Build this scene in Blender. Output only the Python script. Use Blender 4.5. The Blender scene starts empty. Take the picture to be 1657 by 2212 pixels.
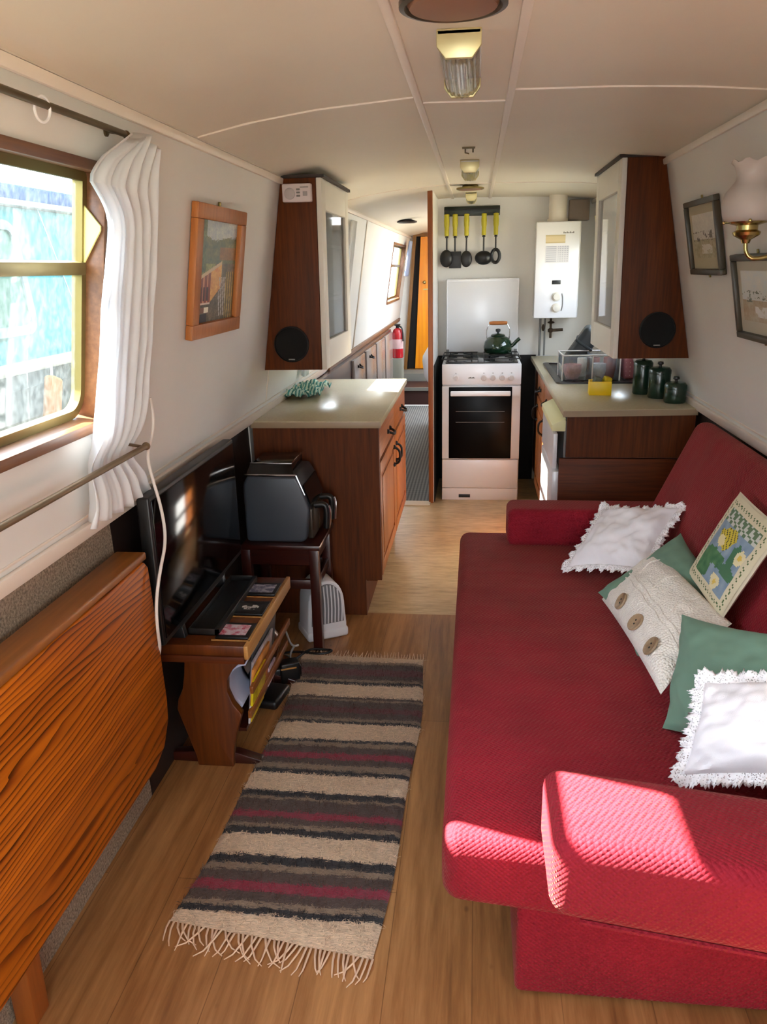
# Saloon of a narrowboat looking forward to the galley
SUN_E = 30.0
SKY_E = 5.0
EXPO = 1.48
import bpy, bmesh, math, random
from mathutils import Vector, Matrix, noise
random.seed(7)
S = bpy.context.scene
COL = S.collection
PI = math.pi
WM = {}

# ------------------------------------------------------------------ helpers
def T(x, y, z): return Matrix.Translation((x, y, z))
def RX(a): return Matrix.Rotation(math.radians(a), 4, 'X')
def RY(a): return Matrix.Rotation(math.radians(a), 4, 'Y')
def RZ(a): return Matrix.Rotation(math.radians(a), 4, 'Z')
def frame(o, x, y, z):
    m = Matrix.Identity(4)
    for i, v in enumerate((x, y, z)):
        for k in range(3): m[k][i] = v[k]
    for k in range(3): m[k][3] = o[k]
    return m

class MB:
    """collects shapes into one mesh"""
    def __init__(self, M=None):
        self.bm = bmesh.new(); self.M = M or Matrix.Identity(4); self.mi = 0
    def _merge(self, t):
        for f in t.faces: f.material_index = self.mi
        bmesh.ops.transform(t, matrix=self.M, verts=t.verts)
        me = bpy.data.meshes.new('tmp'); t.to_mesh(me); t.free()
        self.bm.from_mesh(me); bpy.data.meshes.remove(me)
        return self
    def box(self, lo, hi, r=0.0, seg=2, L=None, fn=None):
        t = bmesh.new(); bmesh.ops.create_cube(t, size=1)
        lo, hi = Vector(lo), Vector(hi); c = (lo+hi)/2; d = hi-lo
        for v in t.verts: v.co = Vector((v.co[i]*d[i] for i in range(3))) + c
        if r > 0:
            r = min(r, min(abs(x) for x in d)*.49)
            bmesh.ops.bevel(t, geom=t.edges[:], offset=r, segments=seg, profile=.5, affect='EDGES')
        if fn:
            for v in t.verts: v.co = Vector(fn(v.co))
        if L: bmesh.ops.transform(t, matrix=L, verts=t.verts)
        bmesh.ops.recalc_face_normals(t, faces=t.faces)
        return self._merge(t)
    def prism(self, pts, vec, r=0.0, seg=2):
        t = bmesh.new(); vec = Vector(vec)
        vs = [t.verts.new(p) for p in pts]
        f = t.faces.new(vs)
        e = bmesh.ops.extrude_face_region(t, geom=[f])
        for v in [g for g in e['geom'] if isinstance(g, bmesh.types.BMVert)]: v.co += vec
        bmesh.ops.recalc_face_normals(t, faces=t.faces)
        if r > 0: bmesh.ops.bevel(t, geom=t.edges[:], offset=r, segments=seg, profile=.5, affect='EDGES')
        return self._merge(t)
    def lathe(self, prof, o=(0, 0, 0), axis=(0, 0, 1), n=24, fn=None):
        t = bmesh.new(); ax = Vector(axis).normalized(); o = Vector(o)
        a = Vector((1, 0, 0)) if abs(ax.x) < .9 else Vector((0, 1, 0))
        u = ax.cross(a).normalized(); w = ax.cross(u)
        rings = []
        for r, h in prof:
            if r < 1e-5: rings.append([t.verts.new(o+ax*h)])
            else: rings.append([t.verts.new(o+ax*h+(u*math.cos(2*PI*i/n)+w*math.sin(2*PI*i/n))*r) for i in range(n)])
        for A, B in zip(rings, rings[1:]):
            for i in range(n):
                j = (i+1) % n
                q = [A[i % len(A)], A[j % len(A)], B[j % len(B)], B[i % len(B)]]
                q = list(dict.fromkeys(q))
                if len(q) > 2:
                    try: t.faces.new(q)
                    except ValueError: pass
        for Rg in (rings[0], rings[-1]):
            if len(Rg) > 2:
                try: t.faces.new(Rg)
                except ValueError: pass
        if fn:
            for v in t.verts: v.co = Vector(fn(v.co))
        bmesh.ops.recalc_face_normals(t, faces=t.faces)
        return self._merge(t)
    def cyl(self, p, q, r, r2=None, n=16):
        p, q = Vector(p), Vector(q); h = (q-p).length
        return self.lathe([(r, 0), (r if r2 is None else r2, h)], p, q-p, n)
    def sph(self, c, r, n=16, sc=(1, 1, 1)):
        t = bmesh.new(); bmesh.ops.create_uvsphere(t, u_segments=n, v_segments=max(6, n//2), radius=r)
        for v in t.verts: v.co = Vector((v.co[i]*sc[i]+c[i] for i in range(3)))
        return self._merge(t)
    def tube(self, pts, r, n=8, closed=False, smooth=0):
        P = [Vector(p) for p in pts]
        for _ in range(smooth):
            Q = [P[0]]
            for a, b in zip(P, P[1:]): Q += [a*.75+b*.25, a*.25+b*.75]
            Q.append(P[-1]); P = Q
        t = bmesh.new(); rings = []; m = len(P); up = None
        for i, p in enumerate(P):
            d = (P[(i+1) % m]-P[i-1]) if closed else (P[min(i+1, m-1)]-P[max(i-1, 0)])
            if d.length < 1e-9: d = Vector((0, 0, 1))
            d.normalize()
            if up is None:
                up = Vector((0, 0, 1)) if abs(d.z) < .9 else Vector((1, 0, 0))
            u = (up-d*up.dot(d))
            if u.length < 1e-6: u = d.orthogonal()
            u.normalize(); up = u; w = d.cross(u)
            rr = r[min(i, len(r)-1)] if isinstance(r, (list, tuple)) else r
            rings.append([t.verts.new(p+(u*math.cos(2*PI*k/n)+w*math.sin(2*PI*k/n))*rr) for k in range(n)])
        prs = list(zip(rings, rings[1:]))
        if closed: prs.append((rings[-1], rings[0]))
        for A, B in prs:
            for k in range(n): t.faces.new((A[k], A[(k+1) % n], B[(k+1) % n], B[k]))
        if not closed:
            t.faces.new(rings[0]); t.faces.new(rings[-1])
        bmesh.ops.recalc_face_normals(t, faces=t.faces)
        return self._merge(t)
    def grid(self, fn, nu, nv, wrap=False):
        t = bmesh.new()
        g = [[t.verts.new(fn(i/nu, j/nv)) for j in range(nv+1)] for i in range(nu + (0 if wrap else 1))]
        m = len(g)
        for i in range(nu):
            for j in range(nv):
                t.faces.new((g[i][j], g[(i+1) % m][j], g[(i+1) % m][j+1], g[i][j+1]))
        return self._merge(t)
    def build(self, name, mat, parent=None, smooth=True, solid=0, sub=0):
        bm = self.bm
        if parent is None:
            xs = [v.co for v in bm.verts]
            lo = [min(c[i] for c in xs) for i in range(3)]; hi = [max(c[i] for c in xs) for i in range(3)]
            w = T((lo[0]+hi[0])/2, (lo[1]+hi[1])/2, lo[2])
        else: w = WM[parent.name]
        bmesh.ops.transform(bm, matrix=w.inverted(), verts=bm.verts)
        me = bpy.data.meshes.new(name); bm.to_mesh(me); bm.free()
        for m in (mat if isinstance(mat, (list, tuple)) else [mat]): me.materials.append(m)
        if smooth:
            me.polygons.foreach_set('use_smooth', [True]*len(me.polygons))
            me.set_sharp_from_angle(angle=math.radians(38))
        o = bpy.data.objects.new(name, me); COL.objects.link(o)
        if parent is None: o.matrix_world = w; WM[o.name] = w
        else: o.parent = parent; WM[o.name] = w
        if solid:
            md = o.modifiers.new('thickness', 'SOLIDIFY'); md.thickness = solid; md.offset = 0
        if sub:
            md = o.modifiers.new('smooth', 'SUBSURF'); md.levels = sub; md.render_levels = sub
        return o

def tag(o, label, cat, group=None, kind=None):
    if label: o['label'] = label
    if cat: o['category'] = cat
    if group: o['group'] = group
    if kind: o['kind'] = kind
    return o
def thing(name, label, cat, loc=(0, 0, 0), group=None):
    o = bpy.data.objects.new(name, None); COL.objects.link(o); o.empty_display_size = .05
    o.location = loc; WM[o.name] = T(*loc)
    return tag(o, label, cat, group)
def struct(o):
    o['kind'] = 'structure'; return o
def copy_tree(o, parent=None):
    c = o.copy(); COL.objects.link(c)
    if parent is not None: c.parent = parent
    for ch in list(o.children): copy_tree(ch, c)
    return c

# ------------------------------------------------------------------ materials
def lin(c):
    return tuple((x/255/12.92 if x/255 <= .04045 else ((x/255+.055)/1.055)**2.4) for x in c)
class N:
    def __init__(self, name):
        self.m = bpy.data.materials.new(name); self.m.use_nodes = True
        self.t = self.m.node_tree; self.t.nodes.clear()
        self.out = self.n('ShaderNodeOutputMaterial'); self.b = self.n('ShaderNodeBsdfPrincipled')
        self.l(self.b.outputs[0], self.out.inputs[0])
    def n(self, t, **k):
        x = self.t.nodes.new(t)
        for a, v in k.items(): setattr(x, a, v)
        return x
    def l(self, a, b): self.t.links.new(a, b)
    def s(self, sock, v):
        self.b.inputs[sock].default_value = v
    def co(self, scale=(1, 1, 1), rot=(0, 0, 0), loc=(0, 0, 0)):
        c = self.n('ShaderNodeTexCoord'); m = self.n('ShaderNodeMapping')
        m.inputs['Scale'].default_value = scale; m.inputs['Rotation'].default_value = rot; m.inputs['Location'].default_value = loc
        self.l(c.outputs['Object'], m.inputs[0]); return m.outputs[0]
    def noise(self, co, scale, detail=4, rough=.5, dist=0):
        x = self.n('ShaderNodeTexNoise'); self.l(co, x.inputs['Vector'])
        x.inputs['Scale'].default_value = scale; x.inputs['Detail'].default_value = detail
        x.inputs['Roughness'].default_value = rough; x.inputs['Distortion'].default_value = dist
        return x.outputs['Fac']
    def ramp(self, fac, stops, interp='LINEAR'):
        r = self.n('ShaderNodeValToRGB'); e = r.color_ramp.elements; r.color_ramp.interpolation = interp
        while len(e) < len(stops): e.new(.5)
        for i, (p, c) in enumerate(stops):
            e[i].position = p; e[i].color = (*c[:3], 1)
        self.l(fac, r.inputs[0]); return r.outputs[0]
    def math(self, op, a, b=0.0, c=0.0):
        x = self.n('ShaderNodeMath', operation=op)
        for i, v in enumerate((a, b, c)):
            if isinstance(v, (int, float)): x.inputs[i].default_value = v
            else: self.l(v, x.inputs[i])
        return x.outputs[0]
    def mix(self, fac, a, b, mode='MIX'):
        x = self.n('ShaderNodeMix', data_type='RGBA', blend_type=mode)
        for i, v in ((0, fac), (6, a), (7, b)):
            if isinstance(v, (int, float)): x.inputs[i].default_value = v
            elif isinstance(v, tuple): x.inputs[i].default_value = (*v[:3], 1)
            else: self.l(v, x.inputs[i])
        return x.outputs[2]
    def bump(self, h, strength=.3, dist=.002):
        x = self.n('ShaderNodeBump'); x.inputs['Strength'].default_value = strength; x.inputs['Distance'].default_value = dist
        self.l(h, x.inputs['Height']); self.l(x.outputs[0], self.b.inputs['Normal'])

def plain(name, rgb, rough=.5, metal=0, spec=.5, var=0, vscale=6, bump=0, bscale=200, bdist=.001, coat=0, sheen=0):
    q = N(name); c = lin(rgb)
    q.s('Roughness', rough); q.s('Metallic', metal); q.s('Specular IOR Level', spec)
    if coat: q.s('Coat Weight', coat); q.s('Coat Roughness', .08)
    if sheen: q.s('Sheen Weight', sheen); q.s('Sheen Roughness', .5); q.s('Sheen Tint', (*[min(1, x*2+.1) for x in c], 1))
    q.s('Base Color', (*c, 1))
    if var:
        f = q.noise(q.co(), vscale, 5)
        q.l(q.ramp(f, [(.3, tuple(x*(1-var) for x in c)), (.7, tuple(min(1, x*(1+var)) for x in c))]), q.b.inputs['Base Color'])
    if bump: q.bump(q.noise(q.co(), bscale, 3), bump, bdist)
    return q.m

def wood(name, dark, light, axis='Z', rough=.35, fine=60, coarse=5, coat=0, rings=0, stretch=.05, spec=.5):
    q = N(name); d, l = lin(dark), lin(light)
    sc = {'X': (stretch, 1, 1), 'Y': (1, stretch, 1), 'Z': (1, 1, stretch)}[axis]
    co = q.co(sc)
    a = q.noise(co, fine, 4, .6); b = q.noise(co, coarse, 4, .6)
    f = q.math('ADD', q.math('MULTIPLY', a, .55), q.math('MULTIPLY', b, .45))
    if rings:
        # long thin lines of growth rings, pulled into tongues by a slow noise
        co2 = q.co({'X': (.16, 1, 1), 'Y': (1, .16, 1), 'Z': (1, 1, .16)}[axis])
        sx = q.n('ShaderNodeSeparateXYZ'); q.l(co2, sx.inputs[0])
        warp = q.noise(co2, 4.2, 2, .45); wob = q.noise(co2, 22, 2, .5)
        k = {'X': 2, 'Y': 2, 'Z': 0}[axis]
        v = q.math('ADD', q.math('MULTIPLY', sx.outputs[k], rings), q.math('ADD', q.math('MULTIPLY', warp, rings*.30), q.math('MULTIPLY', wob, 1.3)))
        s = q.math('POWER', q.math('FRACT', v), 3.6)
        wt = q.noise(co2, 5.0, 3, .6)
        f = q.math('SUBTRACT', q.math('ADD', f, .10), q.math('MULTIPLY', s, q.math('MULTIPLY_ADD', wt, 2.3, -.64)))
    if rings:
        col = q.ramp(f, [(.12, tuple(x*.30 for x in d)), (.36, d), (.56, tuple((x+y)/2 for x, y in zip(d, l))), (.74, l)])
    else:
        col = None
    if col is None: col = q.ramp(f, [(.32, d), (.52, tuple((x+y)/2 for x, y in zip(d, l))), (.7, l)])
    q.l(col, q.b.inputs['Base Color']); q.s('Roughness', rough); q.s('Specular IOR Level', spec)
    if coat: q.s('Coat Weight', coat); q.s('Coat Roughness', .15)
    q.bump(a, .08, .001)
    return q.m

def cloth(name, rgb, rough=.9, cell=140, bump=.5, dist=.002, sheen=.3, var=.12, vscale=7, rnd=.25, fold=0, stint=None):
    q = N(name); c = lin(rgb)
    co = q.co()
    v = q.n('ShaderNodeTexVoronoi'); v.inputs['Scale'].default_value = cell; v.inputs['Randomness'].default_value = rnd
    q.l(q.co(rot=(.7, .6, .8)), v.inputs['Vector'])
    h = v.outputs['Distance']
    f = q.noise(co, vscale, 4)
    col = q.ramp(f, [(.3, tuple(x*(1-var) for x in c)), (.7, tuple(min(1, x*(1+var)) for x in c))])
    q.l(col, q.b.inputs['Base Color'])
    q.s('Roughness', rough); q.s('Specular IOR Level', .2)
    if sheen: q.s('Sheen Weight', sheen); q.s('Sheen Roughness', .4); q.s('Sheen Tint', (*(stint or [min(1, x*1.5+.15) for x in c]), 1))
    hh = q.math('MULTIPLY', h, -1.0)
    if fold:
        hh = q.math('ADD', hh, q.math('MULTIPLY', q.noise(q.co((1, 2.2, 1)), 3.2, 2), fold))
    q.bump(hh, bump, dist)
    return q.m

def glass(name, tint=(1, 1, 1), refl=.5, dirt=0.0, dirtcol=(.7, .8, .8), spec=.0):
    q = N(name)
    tr = q.n('ShaderNodeBsdfTransparent'); tr.inputs[0].default_value = (*tint, 1)
    gl = q.n('ShaderNodeBsdfGlossy'); gl.inputs['Roughness'].default_value = .03
    fr = q.n('ShaderNodeFresnel'); fr.inputs[0].default_value = 1.45
    m = q.n('ShaderNodeMixShader'); q.l(q.math('MULTIPLY', fr.outputs[0], refl), m.inputs[0])
    q.l(tr.outputs[0], m.inputs[1]); q.l(gl.outputs[0], m.inputs[2])
    last = m.outputs[0]
    if dirt:
        df = q.n('ShaderNodeBsdfTranslucent'); df.inputs[0].default_value = (*dirtcol, 1)
        m2 = q.n('ShaderNodeMixShader')
        f = q.math('MULTIPLY', q.ramp(q.noise(q.co((1, 1, .6)), 70, 6, .75), [(.42, (.25, .25, .25)), (.75, (1, 1, 1))]), dirt)
        q.l(f, m2.inputs[0]); q.l(last, m2.inputs[1]); q.l(df.outputs[0], m2.inputs[2]); last = m2.outputs[0]
    q.t.nodes.remove(q.b); q.l(last, q.out.inputs[0])
    return q.m

def art(name, rough=.6, coat=0):
    q = N(name); a = q.n('ShaderNodeVertexColor'); a.layer_name = 'Col'
    q.l(a.outputs[0], q.b.inputs['Base Color']); q.s('Roughness', rough)
    if coat: q.s('Coat Weight', coat); q.s('Coat Roughness', .05)
    return q.m
def picture(name, M, w, h, nx, ny, fn, mat, parent=None, dz=None):
    """flat printed sheet: nx x ny cells, fn(u,v)->sRGB 0..255, in local xy of M"""
    mb = MB(M)
    mb.grid(lambda u, v: ((u-.5)*w, (v-.5)*h, dz((u-.5)*2, (v-.5)*2) if dz else 0), nx, ny)
    o = mb.build(name, mat, parent, smooth=bool(dz))
    at = o.data.color_attributes.new('Col', 'FLOAT_COLOR', 'CORNER')
    k = 0
    for i in range(nx):
        for j in range(ny):
            c = (*lin([max(0, min(255, x)) for x in fn((i+.5)/nx, (j+.5)/ny)]), 1)
            for li in o.data.polygons[k].loop_indices: at.data[li].color = c
            k += 1
    return o
def nz(x, y, z=0): return noise.noise(Vector((x, y, z)))
def mixc(a, b, t): return tuple(x+(y-x)*t for x, y in zip(a, b))
M_wall = plain('cream wall paint', (224, 222, 217), .55, var=.03, vscale=2, bump=.06, bscale=60)
M_ceil = plain('cream ceiling paint', (224, 216, 199), .5, var=.04, vscale=1.5, bump=.05, bscale=40)
M_trim = plain('cream gloss trim paint', (226, 214, 200), .35)
M_seam = plain('dark seam', (70, 55, 42), .8)
M_white = plain('white enamel', (228, 228, 230), .28, coat=.3)
M_cupwhite = plain('cream cupboard paint', (226, 222, 212), .45)
M_black = plain('black plastic', (16, 16, 17), .4)
M_blackgloss = plain('black gloss screen', (4, 4, 5), .1, spec=.35)
M_oven = plain('black oven glass', (4, 4, 5), .3, spec=.12)
M_blackfab = plain('black speaker cloth', (9, 9, 10), .95, bump=.4, bscale=500)
M_grey = plain('mid grey plastic', (120, 118, 115), .5)
M_charcoal = plain('charcoal brushed steel', (70, 76, 84), .42, metal=.3, var=.08, vscale=4)
M_chrome = plain('chrome', (205, 205, 208), .15, metal=1)
M_brass = plain('polished brass', (190, 170, 112), .25, metal=1)
M_brassdull = plain('dull brass', (134, 118, 70), .4, metal=.85)
M_rod = plain('bronze rod', (92, 78, 52), .4, metal=.6)
M_veneer = wood('sapele veneer upright grain', (60, 24, 4), (112, 54, 13), 'Z', .55, 90, 9, spec=.25)
M_veneerh = wood('sapele veneer level grain', (60, 23, 4), (110, 50, 13), 'X', .55, 90, 9, spec=.25)
M_oakdoor = wood('warm oak door', (128, 64, 24), (186, 112, 52), 'Z', .4, 70, 8)
M_oakrail = wood('warm oak drawer', (118, 60, 24), (176, 104, 48), 'Y', .4, 70, 8)
M_mahog = wood('dark mahogany', (34, 9, 5), (70, 22, 14), 'Z', .3, 60, 6, coat=.3)
M_mahogh = wood('dark mahogany level grain', (34, 9, 5), (70, 22, 14), 'X', .3, 60, 6, coat=.3)
M_bench = wood('reddish varnished bench wood', (66, 26, 6), (116, 58, 17), 'Z', .35, 70, 7, coat=.2)
M_benchy = wood('reddish varnished rail wood', (90, 44, 12), (168, 100, 42), 'Y', .35, 70, 7, coat=.2)
M_pine = wood('varnished pine with tongued grain', (128, 58, 7), (206, 114, 20), 'Y', .4, 45, 6, spec=.3, rings=58, stretch=.04)
M_pinetop = wood('varnished pine edge', (120, 70, 28), (176, 112, 52), 'Y', .35, 60, 6, coat=.2)
M_frameoak = wood('light oak picture frame', (160, 92, 36), (196, 126, 62), 'Z', .45, 80, 8)
M_sill = wood('hardwood window trim', (98, 60, 36), (144, 98, 62), 'Y', .4, 70, 8)
M_post = wood('hardwood bulkhead post', (112, 54, 18), (150, 82, 34), 'Z', .4, 70, 8)
M_orange = wood('orange varnished door', (226, 128, 2), (250, 168, 20), 'Z', .3, 40, 5, coat=.3)
M_worktop = plain('beige laminate worktop', (190, 180, 150), .22, var=.05, vscale=90)
M_worktopedge = plain('brownish worktop edge', (158, 138, 112), .45)
M_red = cloth('crimson waffle cloth', (134, 21, 37), .8, cell=135, bump=.9, dist=.004, sheen=.12, var=.14, vscale=5, rnd=.15, stint=(1, .7, .45), fold=3.5)
M_green = cloth('sage green cushion cotton', (108, 138, 120), .85, cell=600, bump=.15, sheen=.2, var=.06, vscale=4)
M_lacec = cloth('white cotton', (236, 234, 238), .9, cell=500, bump=.2, sheen=.1, var=.03)
M_knit = cloth('cream cable knit', (232, 226, 216), .95, cell=150, bump=.9, dist=.004, sheen=.2, var=.05, vscale=30, rnd=.6)
M_button = wood('wooden button', (120, 96, 70), (176, 150, 118), 'X', .5, 60, 20)
M_curtain = None
M_carpetwall = plain('speckled beige lining carpet', (150, 132, 112), 1, spec=.05, var=.45, vscale=170, bump=.9, bscale=260, bdist=.004)
M_kettle = plain('dark green enamel', (12, 42, 24), .12, coat=.6)
M_yellow = plain('yellow plastic', (246, 208, 10), .4)
M_olive = plain('yellow green plastic handle', (186, 176, 34), .4)
M_paper = plain('white paper', (230, 228, 232), .8)
M_dgreen = plain('bottle green tin', (22, 48, 34), .25, coat=.3)
M_cable = plain('white cable', (222, 214, 206), .5)
M_blackcable = plain('black cable', (14, 13, 13), .5)
M_art = art('printed picture', .6)
M_artgloss = art('glazed print', .45, coat=.25)
M_glass = glass('clear cabinet glass', (.80, .80, .80), .8)
M_pane = glass('dusty window pane', (.97, .98, .98), .07, dirt=.03, dirtcol=(.75, .85, .85))
M_lamp = glass('ribbed lamp glass', (.98, .97, .94), .6, dirt=.30, dirtcol=(.8, .78, .7))
M_acrylic = glass('clear acrylic', (.93, .95, .96), 1.0, dirt=.25, dirtcol=(.9, .9, .9))
M_pinkcup = plain('pink speckled china', (196, 140, 134), .35, var=.2, vscale=60)
M_redmet = plain('red extinguisher paint', (176, 20, 34), .3, coat=.3)
M_handle = plain('blackened iron handle', (26, 20, 16), .5, metal=.4)

def m_curtain():
    q = N('white curtain cotton'); c = lin((242, 244, 246))
    q.s('Base Color', (*c, 1)); q.s('Roughness', .95); q.s('Specular IOR Level', .1)
    tl = q.n('ShaderNodeBsdfTranslucent'); tl.inputs[0].default_value = (*c, 1)
    m = q.n('ShaderNodeMixShader'); m.inputs[0].default_value = .42
    q.l(q.b.outputs[0], m.inputs[1]); q.l(tl.outputs[0], m.inputs[2]); q.l(m.outputs[0], q.out.inputs[0])
    q.bump(q.noise(q.co(), 260, 3), .15, .001)
    return q.m
M_curtain = m_curtain()
def m_shade():
    q = N('opal lamp glass'); c = lin((232, 224, 218))
    q.s('Base Color', (*c, 1)); q.s('Roughness', .3)
    tl = q.n('ShaderNodeBsdfTranslucent'); tl.inputs[0].default_value = (*c, 1)
    m = q.n('ShaderNodeMixShader'); m.inputs[0].default_value = .4
    q.l(q.b.outputs[0], m.inputs[1]); q.l(tl.outputs[0], m.inputs[2]); q.l(m.outputs[0], q.out.inputs[0])
    return q.m
M_opal = m_shade()
def m_lace():
    q = N('white crochet lace'); q.s('Base Color', (*lin((240, 238, 240)), 1)); q.s('Roughness', .95)
    v = q.n('ShaderNodeTexVoronoi'); v.inputs['Scale'].default_value = 230; q.l(q.co(), v.inputs['Vector'])
    a = q.ramp(v.outputs['Distance'], [(.0, (0, 0, 0)), (.30, (0, 0, 0)), (.36, (1, 1, 1))])
    tr = q.n('ShaderNodeBsdfTransparent'); m = q.n('ShaderNodeMixShader')
    q.l(q.math('SUBTRACT', 1.0, q.math('MULTIPLY', q.math('SUBTRACT', 1.0, a), .75)), m.inputs[0])
    q.l(tr.outputs[0], m.inputs[1]); q.l(q.b.outputs[0], m.inputs[2]); q.l(m.outputs[0], q.out.inputs[0])
    return q.m
M_lace = m_lace()
def m_laminate():
    q = N('oak laminate planks along the boat')
    co = q.co((1, 1, 1), (0, 0, PI/2))
    br = q.n('ShaderNodeTexBrick'); q.l(co, br.inputs['Vector'])
    br.offset = .37
    for k, v in (('Scale', 1), ('Mortar Size', .0012), ('Brick Width', 1.25), ('Row Height', .19), ('Mortar Smooth', .2), ('Bias', 0)):
        br.inputs[k].default_value = v
    br.inputs['Color1'].default_value = (.25, .25, .25, 1); br.inputs['Color2'].default_value = (.75, .75, .75, 1)
    br.inputs['Mortar'].default_value = (.0, .0, .0, 1)
    gc = q.co((1, .07, 1)); g = q.noise(gc, 55, 5, .65, .3); g2 = q.noise(gc, 9, 3, .5, .8)
    f = q.math('ADD', q.math('MULTIPLY', g, .45), q.math('MULTIPLY', g2, .45))
    sep = q.n('ShaderNodeSeparateColor'); q.l(br.outputs['Color'], sep.inputs[0])
    f = q.math('ADD', f, q.math('MULTIPLY', sep.outputs[0], .16))
    col = q.ramp(f, [(.34, lin((96, 60, 32))), (.52, lin((148, 100, 57))), (.70, lin((184, 134, 84)))])
    col = q.mix(q.math('MULTIPLY', br.outputs['Fac'], .35), col, lin((84, 54, 30)))
    kn = q.n('ShaderNodeTexVoronoi'); kn.inputs['Scale'].default_value = 9; q.l(q.co((1, .6, 1)), kn.inputs['Vector'])
    col = q.mix(q.ramp(kn.outputs['Distance'], [(.0, (.8, .8, .8)), (.035, (.5, .5, .5)), (.07, (0, 0, 0))]), col, lin((96, 62, 34)))
    q.l(col, q.b.inputs['Base Color']); q.s('Roughness', .36)
    q.bump(q.math('SUBTRACT', g, br.outputs['Fac']), .12, .001)
    return q.m
M_floor = m_laminate()
def m_vinyl():
    q = N('pale wood vinyl floor')
    g = q.noise(q.co((.25, 1, 1)), 42, 5, .6); g2 = q.noise(q.co((.5, 1, 1)), 8, 3)
    f = q.math('ADD', q.math('MULTIPLY', g, .6), q.math('MULTIPLY', g2, .4))
    q.l(q.ramp(f, [(.3, lin((150, 122, 84))), (.5, lin((190, 162, 118))), (.7, lin((214, 188, 146)))]), q.b.inputs['Base Color'])
    q.s('Roughness', .3); return q.m
M_vinyl = m_vinyl()
def m_cordcarpet():
    q = N('grey diamond cord carpet')
    co = q.co((1, 1, 1), (0, 0, PI/4)); ch = q.n('ShaderNodeTexChecker'); ch.inputs['Scale'].default_value = 60; q.l(co, ch.inputs[0])
    ch.inputs[1].default_value = (*lin((150, 146, 140)), 1); ch.inputs[2].default_value = (*lin((92, 90, 88)), 1)
    q.l(ch.outputs[0], q.b.inputs['Base Color']); q.s('Roughness', 1); return q.m
M_cord = m_cordcarpet()
def m_knitrib():
    return M_knit
# ------------------------------------------------------------------ the room shell
Y0, Y1 = -1.0, 10.0
cl = 1/math.hypot(1, .152); cr = 1/math.hypot(1, .2)
LW = frame((-.948, 0, .89), (0, 1, 0), (.152*cl, 0, cl), (cl, 0, -.152*cl))     # local: y along, up the wall, into the room
RW = frame((.965, 0, .89), (0, -1, 0), (-.2*cr, 0, cr), (-cr, 0, -.2*cr))       # local: -y along, up, into the room
def sl(z): return (z-.89)/cl
def sr(z): return (z-.89)/cr
WINL = [(-.75, .25, 1.145, 1.735), (.5, 1.80, 1.145, 1.735), (4.12, 5.15, 1.16, 1.7), (8.15, 9.45, 1.15, 1.75)]
WINR = [(-.75, .25, 1.145, 1.735), (4.3, 5.2, 1.2, 1.72), (6.9, 8.7, 1.15, 1.75)]  # each side's first window is unseen, added behind the viewer for daylight
def side_wall(mb, wins, conv, flip, th=.05):
    s1 = conv(1.97); g = -1 if flip else 1
    def sl_box(a, b, u, v):
        if b-a > 1e-4 and v-u > 1e-4: mb.box((min(a*g, b*g), u, -th), (max(a*g, b*g), v, 0))
    y = Y0
    for a, b, z0, z1 in wins:
        sl_box(y, a, 0, s1); sl_box(a, b, 0, conv(z0)); sl_box(a, b, conv(z1), s1); y = b
    sl_box(y, Y1, 0, s1)
mb = MB(LW); side_wall(mb, WINL, sl, False); struct(mb.build('wall_left', M_wall, smooth=False))
m_out = plain('dark green outside paint', (30, 48, 40), .5)  # unseen outer skins, added dark to cut sunlit bounce onto the moored boat
mb = MB(LW @ T(0, 0, -.058)); side_wall(mb, WINL, sl, False, .006); struct(mb.build('wall_left_outside', m_out, smooth=False))
mb = MB(RW @ T(0, 0, -.058)); side_wall(mb, WINR, sr, True, .006); struct(mb.build('wall_right_outside', m_out, smooth=False))
mb = MB(RW); side_wall(mb, WINR, sr, True); struct(mb.build('wall_right', M_wall, smooth=False))
def lower(x0, x1, ya, yb, m, nm):
    s_ = math.copysign(.04, x0)
    mb = MB(); mb.prism([(x0, ya, .9), (x1, ya, -.02), (x1+s_, ya, -.02), (x0+s_, ya, .9)], (0, yb-ya, 0)); struct(mb.build(nm, m, smooth=False))
lower(-.972, -.95, Y0, 1.90, M_carpetwall, 'wall_left_lower')
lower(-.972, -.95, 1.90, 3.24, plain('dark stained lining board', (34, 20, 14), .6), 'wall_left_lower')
lower(-.966, -.955, 3.24, Y1, M_wall, 'wall_left_lower')
lower(.985, .97, Y0, Y1, plain('dark lining board', (46, 30, 22), .7), 'wall_right_lower')
mb = MB(); mb.box((-1.02, Y0, .886), (-.944, Y1, .896)); struct(mb.build('trim_20', M_trim, smooth=False))
mb = MB(); mb.box((.962, Y0, .886), (1.03, Y1, .896)); struct(mb.build('trim_21', M_trim, smooth=False))
# unseen aft end of the saloon, its opening shaped to limit daylight
mb = MB(); mb.box((-1.0, Y0-.05, -.02), (-.34, Y0, 1.95)); mb.box((.34, Y0-.05, -.02), (1.0, Y0, 1.95)); mb.box((-.34, Y0-.05, 1.72), (.34, Y0, 1.95)); mb.box((-.34, Y0-.05, -.02), (.34, Y0, .55)); struct(mb.build('wall_aft', M_wall, smooth=False))
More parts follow.
